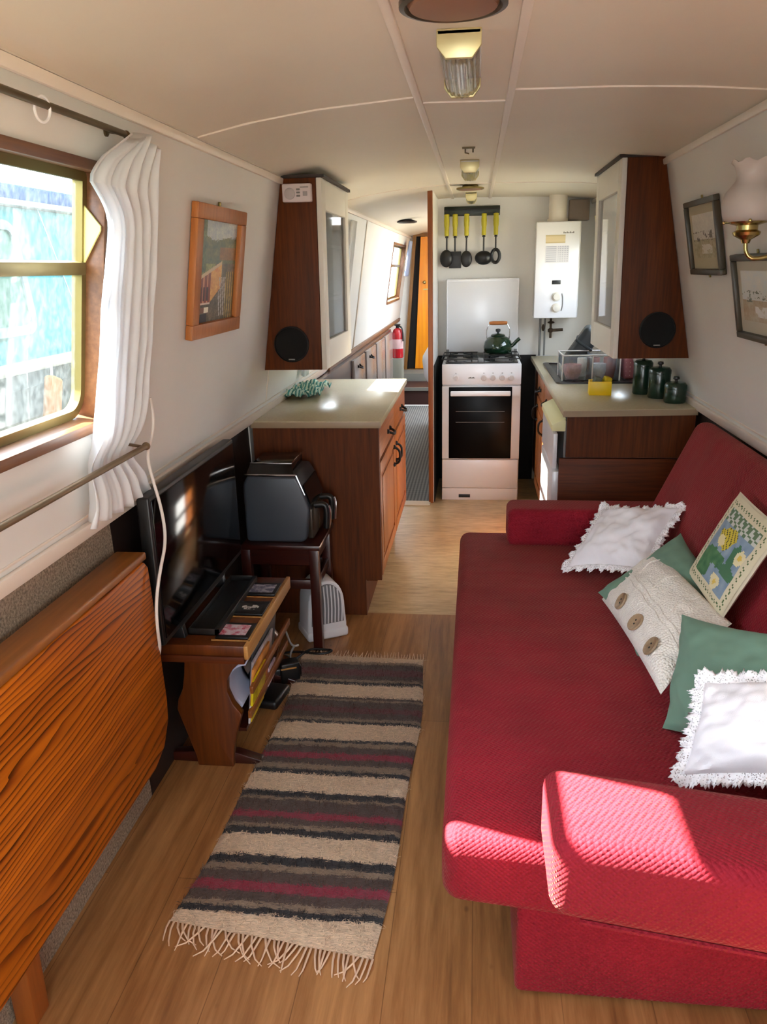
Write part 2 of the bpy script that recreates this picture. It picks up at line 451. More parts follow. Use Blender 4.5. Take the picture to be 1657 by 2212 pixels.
# arched ceiling
arch = [(-.84, 1.855), (-.80, 1.866), (-.65, 1.897), (-.45, 1.924), (-.172, 1.944), (.088, 1.940), (.35, 1.936), (.55, 1.927), (.755, 1.91), (.80, 1.90)]
def ceil_z(x):
    for (a, p), (b, q_) in zip(arch, arch[1:]):
        if a <= x <= b: return p+(q_-p)*(x-a)/(b-a)
    return 1.9
mb = MB()
def arch_part(pts, ya, yb): mb.prism([(x, ya, z) for x, z in pts]+[(x, ya, z+.06) for x, z in pts[::-1]], (0, yb-ya, 0))
arch_part(arch, Y0, 7.5); arch_part(arch, 8.8, Y1); arch_part(arch[:5], 7.5, 8.8); arch_part(arch[7:], 7.5, 8.8)   # unseen roof hatch, an opening added to brighten the passage end
struct(mb.build('ceiling', M_ceil))
# floors
mb = MB(); mb.box((-.98, Y0, -.05), (1.0, 3.245, 0)); struct(mb.build('floor', M_floor, smooth=False))
mb = MB(); mb.box((-.98, 3.245, -.05), (1.0, 5.0, 0)); mb.box((-.27, 5.0, -.05), (1.0, 5.7, 0)); struct(mb.build('floor_galley', M_vinyl, smooth=False))
mb = MB(); mb.box((-.98, 5.0, -.05), (-.27, 5.7, -.002)); mb.box((-.98, 5.7, -.05), (1.0, 8.9, -.002)); struct(mb.build('floor_corridor', M_cord, smooth=False))
mb = MB(); mb.box((-.945, 4.93, 0), (-.285, 5.03, .008), .003); struct(mb.build('trim_1', plain('pale threshold', (206, 186, 156), .4), smooth=False))
# cornices, gunwale boards, ceiling battens
mb = MB(LW); mb.box((Y0, sl(1.838), 0), (Y1, sl(1.862), .016), .004); mb.box((Y0, sl(1.865), 0), (Y1, sl(1.872), .006)); struct(mb.build('trim_2', M_trim))
mb = MB(RW); mb.box((-Y1, sr(1.882), 0), (-Y0, sr(1.905), .016), .004); struct(mb.build('trim_3', M_trim))
mb = MB(LW); mb.box((Y0, -.004, 0), (4.9, .034, .014), .004); mb.box((Y0, .046, 0), (4.9, .052, .004), .001); struct(mb.build('trim_4', M_trim))
mb = MB(LW); mb.box((5.0, -.01, 0), (9.85, .03, .02), .004); struct(mb.build('trim_5', M_sill))
mb = MB(RW); mb.box((-5.6, -.004, 0), (-Y0, .034, .014), .004); mb.box((-5.6, .046, 0), (-Y0, .052, .004), .001); struct(mb.build('trim_6', M_trim))
n_t = 7
for x in (-.166, .083):
    mb = MB(); z = ceil_z(x); mb.box((x-.010, Y0, z-.008), (x+.010, 5.66, z+.004), .003); struct(mb.build('trim_%d' % n_t, M_trim)); n_t += 1
def batten(x0, x1, y, w=.010):
    global n_t
    mb = MB(); k = max(2, int((x1-x0)/.08))
    xs = [x0+(x1-x0)*i/k for i in range(k+1)]
    for a, b in zip(xs, xs[1:]):
        mb.prism([(a, y-w/2, ceil_z(a)-.004), (b, y-w/2, ceil_z(b)-.004), (b, y-w/2, ceil_z(b)+.003), (a, y-w/2, ceil_z(a)+.003)], (0, w, 0))
    struct(mb.build('trim_%d' % n_t, M_trim, smooth=False)); n_t += 1
for a in ((-.79, -.176, 2.36), (-.156, .073, 2.44), (.093, .74, 2.30), (-.79, -.176, 4.75), (-.156, .073, 4.72), (.093, .74, 4.70), (-.79, -.176, .15), (.093, .74, .12)): batten(*a)
# cover strip down the corridor wall
mb = MB(LW); mb.box((6.05, .03, 0), (6.09, sl(1.86), .008), .002); struct(mb.build('trim_%d' % n_t, M_trim)); n_t += 1
# panel joint behind the cupboard
mb = MB(LW); mb.box((3.44, .05, 0), (3.447, sl(1.08), .003)); struct(mb.build('trim_%d' % n_t, M_trim)); n_t += 1
# galley bulkhead and the short partition beside the cooker
mb = MB(); mb.prism([(-.285, 5.66, 0), (.96, 5.66, 0), (.965, 5.66, .89), (.765, 5.66, 1.94), (-.285, 5.66, 1.97)], (0, .05, 0)); struct(mb.build('wall_back', M_wall, smooth=False))
mb = MB(); mb.box((-.29, 5.03, 0), (-.265, 5.66, 1.95)); struct(mb.build('wall_partition', M_wall, smooth=False))
mb = MB(); mb.box((-.297, 5.0, 0), (-.268, 5.035, 1.95), .003); struct(mb.build('trim_%d' % n_t, M_post)); n_t += 1
mb = MB(); mb.box((-.262, 5.645, .0), (.42, 5.66, .90)); mb.box((-.265, 5.036, 0), (-.258, 5.645, .90)); struct(mb.build('trim_22', plain('black gap shade', (14, 12, 11), .8), smooth=False))  # black boards stand in for the shade in the gaps beside the cooker
# corridor end with the orange door
mb = MB(); mb.box((-1.0, 9.98, .0), (1.0, 10.03, 2.0)); struct(mb.build('wall_end', M_wall, smooth=False))
mb = MB(); mb.box((-.98, 8.9, 0), (1.0, 9.98, .19)); struct(mb.build('floor_step', plain('dark step', (58, 26, 20), .6), smooth=False))
mb = MB(); mb.box((-.96, 8.88, .165), (.9, 8.91, .2)); mb.box((-.96, 9.5, .19), (.9, 9.98, .28)); struct(mb.build('trim_%d' % n_t, plain('grey step carpet', (122, 120, 112), 1), smooth=False)); n_t += 1
d = MB()
d.prism([(-.90, 9.93, .262), (-.86, 9.93, .262), (-.725, 9.93, 1.86), (-.76, 9.93, 1.90)], (0, .05, 0)); d.prism([(-.76, 9.93, 1.90), (-.725, 9.93, 1.86), (-.1, 9.93, 1.86), (-.1, 9.93, 1.90)], (0, .05, 0)); d.box((-.90, 9.92, .255), (-.1, 9.98, .285))
d = struct(d.build('door_1', M_brassdull and wood('door frame brown', (110, 70, 24), (150, 104, 44), 'Z', .4)))
mb = MB(); mb.prism([(-.86, 9.97, .285), (-.70, 9.97, .285), (-.62, 9.97, 1.86), (-.725, 9.97, 1.86)], (0, .008, 0)); mb.build('doorway_dark_sheet', plain('painted doorway dark', (12, 10, 10), .9), d)  # flat black sheet paints the darkness of the opening
mb = MB(); mb.prism([(-.755, 9.94, .29), (-.1, 9.94, .29), (-.1, 9.94, 1.855), (-.672, 9.94, 1.855)], (0, .03, 0)); lf = mb.build('door_leaf', M_orange, d)
mb = MB(); mb.sph((-.63, 9.925, 1.33), .022); mb.cyl((-.63, 9.94, 1.33), (-.63, 9.92, 1.33), .01); mb.box((-.645, 9.93, 1.24), (-.56, 9.94, 1.255)); mb.build('door_handle', M_brass, lf)

# ------------------------------------------------------------------ windows
def rring(mb, x0, x1, y0, y1, w, r, z0, z1, n=6, rt=None):
    """flat rounded frame in local xy, from depth z0 to z1"""
    q_t = r if rt is None else rt
    def loop(a0, a1, b0, b1, r, t_):
        pts = []
        for cx, cy, s, r in ((a1-t_, b1-t_, 0, t_), (a0+t_, b1-t_, 90, t_), (a0+r, b0+r, 180, r), (a1-r, b0+r, 270, r)):
            for k in range(n+1):
                t = math.radians(s+90*k/n); pts.append((cx+r*math.cos(t), cy+r*math.sin(t)))
        return pts
    O = loop(x0, x1, y0, y1, r, q_t); I = loop(x0+w, x1-w, y0+w, y1-w, max(.001, r-w), max(.001, q_t-w))
    t = bmesh.new(); m = len(O)
    L = [[t.verts.new((*p, z)) for p in Q] for Q, z in ((O, z0), (O, z1), (I, z1), (I, z0))]
    for A, B in zip(L, L[1:]+L[:1]):
        for k in range(m): t.faces.new((A[k], A[(k+1) % m], B[(k+1) % m], B[k]))
    bmesh.ops.recalc_face_normals(t, faces=t.faces)
    mb._merge(t)
def window(n, W, M, conv, flip):
    a, b, z0, z1 = W; g = -1 if flip else 1
    if flip: a, b = -b, -a
    u, v = conv(z0), conv(z1)
    mb = MB(M)
    mb.box((a, v-.023, -.058), (b, v, .012), .003); mb.box((a, u, -.058), (b, u+.027, .016), .004)
    mb.box((a, u+.02, -.058), (a+.015, v-.02, .008), .002); mb.box((b-.015, u+.02, -.058), (b, v-.02, .008), .002)
    w = struct(mb.build('window_%d' % n, M_sill))
    a2, b2, u2, v2 = a+.015, b-.015, u+.027, v-.023
    mb = MB(M); rring(mb, a2, b2, u2, v2, .020, .065, -.058, -.034, rt=.014); mb.build('brass_frame', M_brassdull, w)
    zb = u+(v-u)*.595
    mb = MB(M); mb.box((a2+.01, zb, -.06), (b2-.01, zb+.028, -.028), .004); mb.build('glazing_bar', M_brassdull, w)
    mb = MB(M); mb.box((a2+.01, u2+.01, -.050), (b2-.01, v2-.01, -.047)); mb.build('glass', M_pane, w)
    return w
w1 = None
for i, W in enumerate(WINL):
    w = window(i+1, W, LW, sl, False)
    if i == 1: w1 = w
for i, W in enumerate(WINR): window(i+5, W, RW, sr, True)
# hopper side plate, catch
mb = MB(LW); mb.prism([(1.772, sl(1.645), -.036), (1.772, sl(1.605), .004), (1.772, sl(1.595), .004), (1.772, sl(1.515), -.036)], (.006, 0, 0)); mb.build('hopper_side_plate', plain('pale brass plate', (226, 214, 130), .4), w1)
mb = MB(LW); mb.box((1.30, sl(1.692), -.034), (1.40, sl(1.706), -.018), .003); mb.cyl((1.35, sl(1.69), -.02), (1.35, sl(1.71), -.02), .012); mb.build('window_catch', plain('tarnished catch', (92, 76, 44), .5, metal=.5), w1)
# ------------------------------------------------------------------ dresser on the left
dr = thing('dresser', 'dark wood base unit with warm oak drawers and doors, left of the passage', 'cabinet', (-.67, 3.86, 0))
mb = MB(); mb.prism([(-.945, 3.22, 0), (-.474, 3.22, 0), (-.474, 3.22, .172), (-.402, 3.22, .172), (-.402, 3.22, .862), (-.945, 3.22, .862)], (0, .02, 0)); mb.build('end_panel', M_veneer, dr)
mb = MB(); mb.box((-.945, 3.24, .16), (-.425, 4.49, .862)); mb.box((-.945, 3.24, 0), (-.475, 4.49, .165)); mb.build('carcass', M_veneer, dr)
def oak_front(mb, x, y0, y1, z0, z1, t, s):
    """framed raised-panel front, face looking along s (+1 or -1) in x"""
    xs = sorted((x, x+t*s)); mb.box((xs[0], y0, z0), (xs[1], y1, z1), .003)
    if z1-z0 > .25:
        x2 = sorted((x+t*s, x+(t+.006)*s)); w = .055
        for a, b, c, d in ((y0, y1, z0, z0+w), (y0, y1, z1-w, z1), (y0, y0+w, z0+w, z1-w), (y1-w, y1, z0+w, z1-w)):
            mb.box((x2[0], a, c), (x2[1], b, d), .002)
        mb.box((x2[0], y0+w+.025, z0+w+.025), (x2[1], y1-w-.025, z1-w-.025), .004)
def handle(o, x, y, z, s, vert, par):
    mb = MB(); a = .045
    P = [(x, y-a, z), (x+.028*s, y-a*.7, z-.012), (x+.032*s, y, z-.018), (x+.028*s, y+a*.7, z-.012), (x, y+a, z)]
    if vert: P = [(p[0], y+(p[2]-z)*.2, z+(p[1]-y)) for p in P]
    mb.tube(P, .006, 8, smooth=2)
    for q in (P[0], P[-1]): mb.sph(q, .012, 10, (1, 1, 1))
    mb.build('handle', M_handle, par)
for y0, y1 in ((3.26, 3.865), (3.875, 4.475)):
    mb = MB(); oak_front(mb, -.425, y0, y1, .715, .85, .022, 1); d = mb.build('drawer', M_oakrail, dr)
    handle(0, -.403, (y0+y1)/2+.05, .775, 1, False, d)
for y0, y1, hy in ((3.26, 3.865, 3.82), (3.875, 4.475, 3.92)):
    mb = MB(); oak_front(mb, -.425, y0, y1, .18, .70, .018, 1); d = mb.build('door', M_oakdoor, dr)
    handle(0, -.401, hy, .60, 1, True, d)
mb = MB(); mb.box((-.948, 3.205, .862), (-.392, 4.52, .892), .004)
wt = tag(mb.build('worktop', [M_worktop], None), 'beige laminate worktop on the dark wood dresser left of the passage', 'worktop')
mb = MB(); mb.box((-.948, 3.203, .863), (-.390, 3.207, .888), .001); mb.build('front_edging', M_worktopedge, wt)
# crumpled teal cloth at the back of the worktop
mb = MB(T(-.86, 3.98, .896))
mb.grid(lambda u, v: ((u-.5)*.17*(1+.25*nz(v*3, u*2, 1)), (v-.5)*.42*(1+.2*nz(u*3, v*2, 5)), max(.002, .022+.035*nz(u*5, v*6, 2)+.02*nz(u*11, v*12, 3))), 22, 30)
q = N('teal and white cloth'); v_ = q.n('ShaderNodeTexWave'); v_.inputs['Scale'].default_value = 18; v_.inputs['Distortion'].default_value = 4; q.l(q.co(), v_.inputs[0])
q.l(q.ramp(v_.outputs[1], [(.35, lin((60, 132, 128))), (.6, lin((190, 214, 200)))]), q.b.inputs['Base Color']); q.s('Roughness', .9)
tag(mb.build('dish_cloth', q.m, solid=.004), 'crumpled teal and white cloth at the back of the left worktop', 'cloth')

# ------------------------------------------------------------------ upper cupboards
def upper_cab(name, label, y0, y1, wall, xb, xt, zb, zt, s, shade):
    """s=+1 cupboard on the left wall; xb/xt inner face bottom/top"""
    c = thing(name, label, 'cupboard', ((wall(zb)+xb)/2, (y0+y1)/2, zb))
    mb = MB(); P = [(wall(zb)+.003*s, zb), (xb-.021*s, zb), (xt-.021*s, zt), (wall(zt)+.003*s, zt)]
    mb.prism([(x, y0, z) for x, z in P], (0, .018, 0), .001); mb.build('end_panel', M_veneer, c)
    mb = MB(); mb.prism([(x, y1-.018, z) for x, z in P], (0, .018, 0))
    mb.prism([(P[0][0], y0+.018, zb), (xb-.02*s, y0+.018, zb), (xb-.02*s, y0+.018, zb+.018), (P[0][0], y0+.018, zb+.018)], (0, y1-y0-.036, 0))
    mb.prism([(P[3][0], y0+.018, zt), (xt-.02*s, y0+.018, zt), (xt-.02*s, y0+.018, zt-.018), (P[3][0], y0+.018, zt-.018)], (0, y1-y0-.036, 0))
    mb.prism([(P[0][0], y0+.018, zb), (P[0][0]+.012*s, y0+.018, zb), (P[3][0]+.012*s, y0+.018, zt), (P[3][0], y0+.018, zt)], (0, y1-y0-.036, 0))
    mb.build('carcass', M_cupwhite, c)
    mb = MB(); mb.prism([(wall(zt)+.004*s, y0-.006, zt), (xt+.014*s, y0-.006, zt), (xt+.014*s, y0-.006, zt+.012), (wall(zt)+.004*s, y0-.006, zt+.012)], (0, y1-y0+.01, 0)); mb.build('capping_board', plain('dark capping', (40, 22, 14), .6), c)
    for k in (.36, .66):
        z = zb+(zt-zb)*k; mb = MB(); a, b = wall(z)+.015*s, xb+(xt-xb)*k-.03*s
        mb.box((min(a, b), y0+.02, z), (max(a, b), y1-.02, z+.014)); mb.build('shelf', M_cupwhite, c)
    # glazed door on the aisle side
    F = frame((xb-.02*s, 0, zb), (0, 1, 0), ((xt-xb)/(zt-zb), 0, 1), (s, 0, 0)); h = zt-zb
    mb = MB(F); w = .085
    for a, b, u, v in ((y0+.0, y0+w, 0, h), (y1-w, y1, 0, h), (y0+w, y1-w, 0, .12), (y0+w, y1-w, h-.12, h)): mb.box((a, u, 0), (b, v, .022), .003)
    d = mb.build('door', M_cupwhite, c)
    mb = MB(F); mb.box((y0+w-.01, .11, .006), (y1-w+.01, h-.11, .010)); mb.build('glass', M_glass, d)
    return c
wlx = lambda z: -.948+.152*(z-.89)
wrx = lambda z: .965-.2*(z-.89)
upper_cab('wall_cupboard', 'dark wood wall cupboard with glazed cream door on the left, over the dresser', 3.37, 4.06, wlx, -.640, -.632, 1.087, 1.858, 1, 0)
upper_cab('wall_cupboard', 'dark wood wall cupboard with glazed cream door on the right, over the canisters', 3.572, 4.28, wrx, .600, .588, 1.10, 1.912, -1, 0)
for k, (x, z) in enumerate(((.70, 1.39), (.72, 1.67))):
    mb = MB(); mb.lathe([(.0, 0), (.035, 0), (.045, .09), (.042, .09), (.03, .005)], (x, 3.86+.06*k, z+.006 if k else z+.006), n=18)
    tag(mb.build('mug', M_cupwhite), ['cream mug on the middle shelf of the right wall cupboard', 'cream mug on the top shelf of the right wall cupboard'][k], 'mug')
def speaker(x, y, z, label):
    t = thing('speaker', label, 'speaker', (x, y, z-.075))
    mb = MB(); mb.lathe([(.0, -.016), (.066, -.016), (.072, -.012), (.074, 0)], (x, y, z), (0, 1, 0), 40); mb.build('grille', M_blackfab, t)
    mb = MB(); mb.lathe([(.072, -.0), (.076, -.004), (.076, -.014), (.071, -.017), (.070, -.010)], (x, y, z), (0, 1, 0), 40); mb.build('rim', M_black, t)
    mb = MB(); mb.box((x-.014, y-.021, z-.066), (x+.014, y-.016, z-.060), .001); mb.build('badge', M_grey, t)
speaker(-.787, 3.369, 1.197, 'round black speaker in the end of the left wall cupboard')
speaker(.777, 3.571, 1.221, 'round black speaker in the end of the right wall cupboard')
# heating control
h = thing('heating_programmer', 'white heating programmer with a dial, at the top of the left cupboard', 'thermostat', (-.727, 3.36, 1.765))
mb = MB(); mb.box((-.787, 3.338, 1.765), (-.667, 3.37, 1.835), .006, 3); mb.build('case', plain('off white plastic', (214, 200, 200), .5), h)
mb = MB(); mb.lathe([(0, 0), (.022, 0), (.022, .006), (.015, .010), (0, .010)], (-.755, 3.339, 1.797), (0, -1, 0), 24); mb.build('dial', plain('pale grey dial', (186, 176, 176), .5), h)
for k in range(3):
    mb = MB(); mb.box((-.727, 3.334, 1.785+.012*k), (-.713, 3.339, 1.792+.012*k), .001); mb.build('button', M_grey, h)
mb = MB(); mb.box((-.701, 3.336, 1.788), (-.683, 3.339, 1.805), .001); mb.box((-.712, 3.336, 1.818), (-.678, 3.339, 1.823), .001); mb.build('display', plain('grey display', (160, 152, 152), .4), h)

# ------------------------------------------------------------------ cooker
ck = thing('cooker', 'white freestanding gas cooker with raised lid against the galley bulkhead', 'cooker', (.04, 5.34, 0))
X0, X1, YF, YB = -.213, .291, 5.08, 5.62
mb = MB(); mb.box((X0, YF+.02, .0), (X1, YB, .905), .004); mb.build('body', M_white, ck)
mb = MB(); mb.box((X0, YF, .775), (X1, YF+.03, .905), .005); cp = mb.build('control_panel', M_white, ck)
for x in (-.124, .054, .112, .171, .229):
    mb = MB(); mb.lathe([(0, 0), (.019, 0), (.019, .008), (.016, .022), (0, .022)], (x, YF, .818), (0, -1, 0), 20); mb.box((x-.003, YF-.027, .803), (x+.003, YF-.018, .833), .001)
    mb.build('knob', plain('pale grey knob', (196, 188, 184), .4) if x == -.124 else bpy.data.materials['pale grey knob'], cp)
mb = MB()
for k in range(7): mb.box((-.045+.006*k, YF-.002, .815), (-.0385+.006*k, YF, .815+.004+.003*(k % 3)))
mb.build('lettering', M_grey, cp)
for x in (-.124, .054, .112, .171, .229):
    mb = MB(); mb.box((x-.004, YF-.002, .846), (x+.004, YF, .850)); mb.build('knob_marking', M_grey, cp)
mb = MB(); mb.box((X0, YF, .285), (X1, YF+.022, .765), .004)
od = mb.build('oven_door', M_white, ck)
mb = MB(); mb.box((X0+.044, YF-.006, .289), (X1-.055, YF, .760), .003); mb.build('oven_glass', M_oven, od)
mb = MB(); mb.box((X0+.056, YF-.045, .706), (X1-.066, YF-.028, .738), .006, 3); mb.box((X0+.06, YF-.03, .712), (X0+.08, YF, .732)); mb.box((X1-.09, YF-.03, .712), (X1-.07, YF, .732)); mb.build('oven_handle', M_white, od)
mb = MB()
for z in (.53, .60): mb.box((X0+.09, YF-.008, z), (X1-.10, YF-.0055, z+.003))
mb.build('rack_lines', M_grey, od)
mb = MB(); mb.box((X0, YF, .085), (X1-.005, YF+.022, .280), .005); mb.build('storage_drawer', M_white, ck)
mb = MB(); mb.box((X0, YF+.006, .0), (X1-.005, YF+.022, .082), .003); pl = mb.build('plinth', M_white, ck)
mb = MB(); mb.box((-.101, YF+.002, .018), (-.025, YF+.008, .040), .002); mb.build('vent_slot', M_black, pl)
mb = MB(); mb.box((X0+.002, YF+.02, .763), (X1-.002, YF+.03, .777)); mb.build('shadow_gap', M_black, ck)
mb = MB(); mb.box((X0+.02, YF+.03, .905), (X1-.02, YB-.06, .915), .004); hb = mb.build('hob', plain('black hob enamel', (20, 20, 22), .2, coat=.4), ck)
for bx in (-.10, .17):
    for by in (5.21, 5.43):
        mb = MB(); mb.lathe([(.0, 0), (.045, 0), (.045, .012), (.03, .016), (.0, .016)], (bx, by, .915), n=20); mb.build('burner', M_grey, hb)
        mb = MB()
        for a in range(4):
            cx, cy = math.cos(a*PI/2+PI/4), math.sin(a*PI/2+PI/4)
            mb.tube([(bx+cx*.11, by+cy*.10, .916), (bx+cx*.10, by+cy*.09, .938), (bx+cx*.03, by+cy*.03, .938)], .004, 6)
        mb.tube([(bx-.115, by-.10, .934), (bx+.115, by-.10, .934), (bx+.115, by+.10, .934), (bx-.115, by+.10, .934)], .004, 6, closed=True)
        mb.build('pan_support', M_black, hb)
mb = MB(); mb.box((X0+.008, YB-.055, .905), (X0+.028, YB-.01, .95)); mb.build('hinge', M_grey, ck); mb = MB(); mb.box((X1-.028, YB-.055, .905), (X1-.008, YB-.01, .95)); mb.build('hinge', M_grey, ck)
mb = MB(); mb.box((X0+.01, YB-.035, .925), (X1-.002, YB-.012, 1.421), .006, 3); ld = mb.build('lid', M_white, ck)
mb = MB(); mb.box((X0+.012, YB-.038, .945), (X0+.018, YB-.034, 1.405)); mb.box((X1-.012, YB-.038, .945), (X1-.006, YB-.034, 1.405)); mb.box((X0+.012, YB-.038, 1.405), (X1-.006, YB-.034, 1.411)); mb.build('lid_trim', M_white, ld)

# kettle
k = thing('kettle', 'dark green enamel kettle with wooden grip on the cooker', 'kettle', (.148, 5.43, .938))
kx, ky, kz = .148, 5.43, .940
mb = MB(); mb.lathe([(0, 0), (.080, 0), (.092, .012), (.096, .04), (.088, .075), (.066, .102), (.046, .112), (.0, .116)], (kx, ky, kz), n=36); mb.build('body', M_kettle, k)
mb = MB(); mb.lathe([(.0, .108), (.046, .110), (.050, .116), (.040, .124), (.0, .130)], (kx, ky, kz), n=28); ldk = mb.build('lid', M_kettle, k)
mb = MB(); mb.lathe([(.0, .128), (.008, .128), (.008, .136), (.017, .142), (.016, .156), (0, .160)], (kx, ky, kz), n=18); mb.build('knob', M_black, ldk)
mb = MB(); mb.tube([(kx+.065, ky-.01, kz+.035), (kx+.10, ky-.015, kz+.05), (kx+.125, ky-.018, kz+.08), (kx+.145, ky-.02, kz+.095)], [.03, .026, .02, .016, .014, .012, .012, .012, .012, .012, .012, .012], 14, smooth=2); mb.build('spout', M_kettle, k)
mb = MB()
for s in (-1, 1): mb.tube([(kx+s*.074, ky, kz+.085), (kx+s*.078, ky, kz+.13), (kx+s*.074, ky, kz+.165), (kx+s*.054, ky, kz+.195)], .0035, 8, smooth=2)
mb.tube([(kx-.055, ky, kz+.195), (kx+.055, ky, kz+.195)], .0035, 8); mb.build('handle_wire', M_chrome, k)
mb = MB(); mb.lathe([(0, -.06), (.010, -.06), (.013, -.03), (.013, .03), (.010, .06), (0, .06)], (kx, ky, kz+.195), (1, 0, 0), 16); mb.build('grip', wood('turned wood grip', (140, 78, 34), (184, 116, 60), 'X', .4), k)

# ------------------------------------------------------------------ water heater
wh = thing('water_heater', 'white instantaneous gas water heater on the galley bulkhead', 'water heater', (.52, 5.5, 1.163))
mb = MB(); mb.box((.388, 5.42, 1.164), (.662, 5.66, 1.765), .008, 3); mb.build('casing', M_white, wh)
mb = MB(); mb.box((.377, 5.40, 1.163), (.655, 5.43, 1.762), .006, 3); fp = mb.build('front_cover', M_white, wh)
picture('information_plate', frame((.50, 5.3985, 1.657), (1, 0, 0), (0, 0, 1), (0, -1, 0)), .124, .05, 12, 6, lambda u, v: (206, 190, 150) if .12 < v < .88 else (186, 170, 132), M_art, fp)
picture('instruction_label', frame((.513, 5.3985, 1.563), (1, 0, 0), (0, 0, 1), (0, -1, 0)), .15, .102, 30, 16, lambda u, v: (176, 178, 188) if (int(v*16) % 2 and (u*31) % 3 > .6 and not .46 < u < .54) else (208, 208, 212), M_art, fp)
mb = MB(); mb.box((.489, 5.396, 1.378), (.544, 5.401, 1.403), .002); mb.build('flame_window', M_black, fp)
mb = MB()
for i in range(7): mb.box((.548+.010*i, 5.397, 1.690), (.555+.010*i, 5.401, 1.700-.003*(i % 2)))
mb.build('maker_lettering', M_grey, fp)
for z in (1.300, 1.229):
    mb = MB(); mb.lathe([(0, 0), (.030, 0), (.029, .006), (.022, .008), (.021, .02), (0, .022)], (.520, 5.40, z), (0, -1, 0), 28); mb.build('knob', plain('cream heater knob', (214, 208, 196), .35) if z > 1.25 else bpy.data.materials['cream heater knob'], fp)
mb = MB(); mb.tube([(.555, 5.398, 1.32), (.562, 5.398, 1.29), (.562, 5.398, 1.24), (.555, 5.398, 1.21)], .003, 6, smooth=2); mb.build('dial_marking', M_grey, fp)
mb = MB(); mb.cyl((.52, 5.53, 1.765), (.52, 5.53, 1.93), .058, n=28); mb.lathe([(.058, 0), (.066, 0), (.066, .02), (.058, .02)], (.52, 5.53, 1.765), n=28); mb.build('flue_pipe', plain('cream flue pipe', (226, 216, 200), .45), wh)
mb = MB(); mb.cyl((.438, 5.6, .9), (.438, 5.6, 1.17), .008); mb.cyl((.47, 5.6, .9), (.47, 5.6, 1.17), .006); mb.build('pipe', M_grey, wh)
mb = MB(); mb.cyl((.508, 5.58, 1.02), (.508, 5.58, 1.17), .008); mb.cyl((.49, 5.58, 1.07), (.59, 5.58, 1.075), .010); mb.sph((.508, 5.58, 1.072), .018); mb.sph((.508, 5.57, 1.125), .014, 10, (1.8, 1, .6)); mb.sph((.458, 5.58, 1.09), .012, 10, (1, 1, 2)); mb.build('valve', plain('dull bronze valve', (72, 58, 44), .5, metal=.6), wh)
mb = MB(); mb.box((.60, 5.60, 1.775), (.73, 5.66, 1.905), .004); tag(mb.build('boxed_duct', plain('taupe duct', (150, 134, 118), .6)), 'taupe boxed duct beside the white flue pipe', 'duct')

# ------------------------------------------------------------------ utensil rail
ur = thing('utensil_rail', 'dark green hanging rail above the cooker lid', 'rail', (-.036, 5.64, 1.826))
mb = MB(); mb.box((-.222, 5.635, 1.826), (.15, 5.66, 1.886), .003); mb.build('backboard', plain('dark green rail', (34, 44, 30), .4), ur)
mb = MB(); mb.box((-.222, 5.60, 1.862), (.15, 5.64, 1.868), .002); mb.build('ledge', M_black, ur)
for x in (-.204, -.148, -.071, .045, .125):
    mb = MB(); mb.tube([(x, 5.636, 1.838), (x, 5.618, 1.834), (x, 5.614, 1.845)], .003, 6); mb.build('hook', M_black, ur)
heads = [('ladle', 'deep'), ('slotted_turner', 'turner'), ('serving_spoon', 'spoon'), ('soup_ladle', 'wide'), ('slotted_spoon', 'slot')]
hl = ['yellow handled ladle, leftmost on the rail over the cooker', 'yellow handled broad slotted turner, second on the rail', 'yellow handled oval serving spoon, middle of the rail', 'yellow handled wide soup ladle, fourth on the rail', 'yellow handled spoon with a hole, rightmost on the rail']
for (nm, kd), x, lb in zip(heads, (-.204, -.148, -.071, .045, .125), hl):
    u = thing(nm, lb, 'kitchen utensil', (x, 5.605, 1.5), 'yellow handled utensils on the rail'); y = 5.618
    mb = MB(); mb.tube([(x, y, 1.838), (x, y-.002, 1.815), (x, y, 1.76), (x, y, 1.70)], [.012, .016, .018, .018, .016, .017, .018, .019, .018, .018, .015], 12, smooth=2); mb.build('handle', M_olive, u)
    mb = MB(); mb.tube([(x, y, 1.705), (x, y+.002, 1.65), (x, y, 1.60)], .0055, 8); mb.lathe([(0, 0), (.011, 0), (.009, .02), (0, .02)], (x, y, 1.688), n=12)
    mb.build('shaft', M_black, u)
    mb = MB()
    if kd == 'turner': mb.box((x-.040, y-.004, 1.492), (x+.042, y+.002, 1.60), .018, 3)
    elif kd == 'wide': mb.sph((x, y-.014, 1.555), .054, 20, (1.1, .7, .85))
    elif kd == 'deep': mb.sph((x-.002, y-.012, 1.555), .044, 20, (1, .55, 1.3))
    elif kd == 'spoon': mb.sph((x, y-.004, 1.55), .040, 20, (.95, .3, 1.35))
    else: rring(MB(), 0, 1, 0, 1, .1, .1, 0, 1) if 0 else mb.tube([(x+.027*math.cos(a*PI/10), y, 1.565+.042*math.sin(a*PI/10)) for a in range(20)], .011, 8, closed=True)
    mb.build('head', M_black, u)

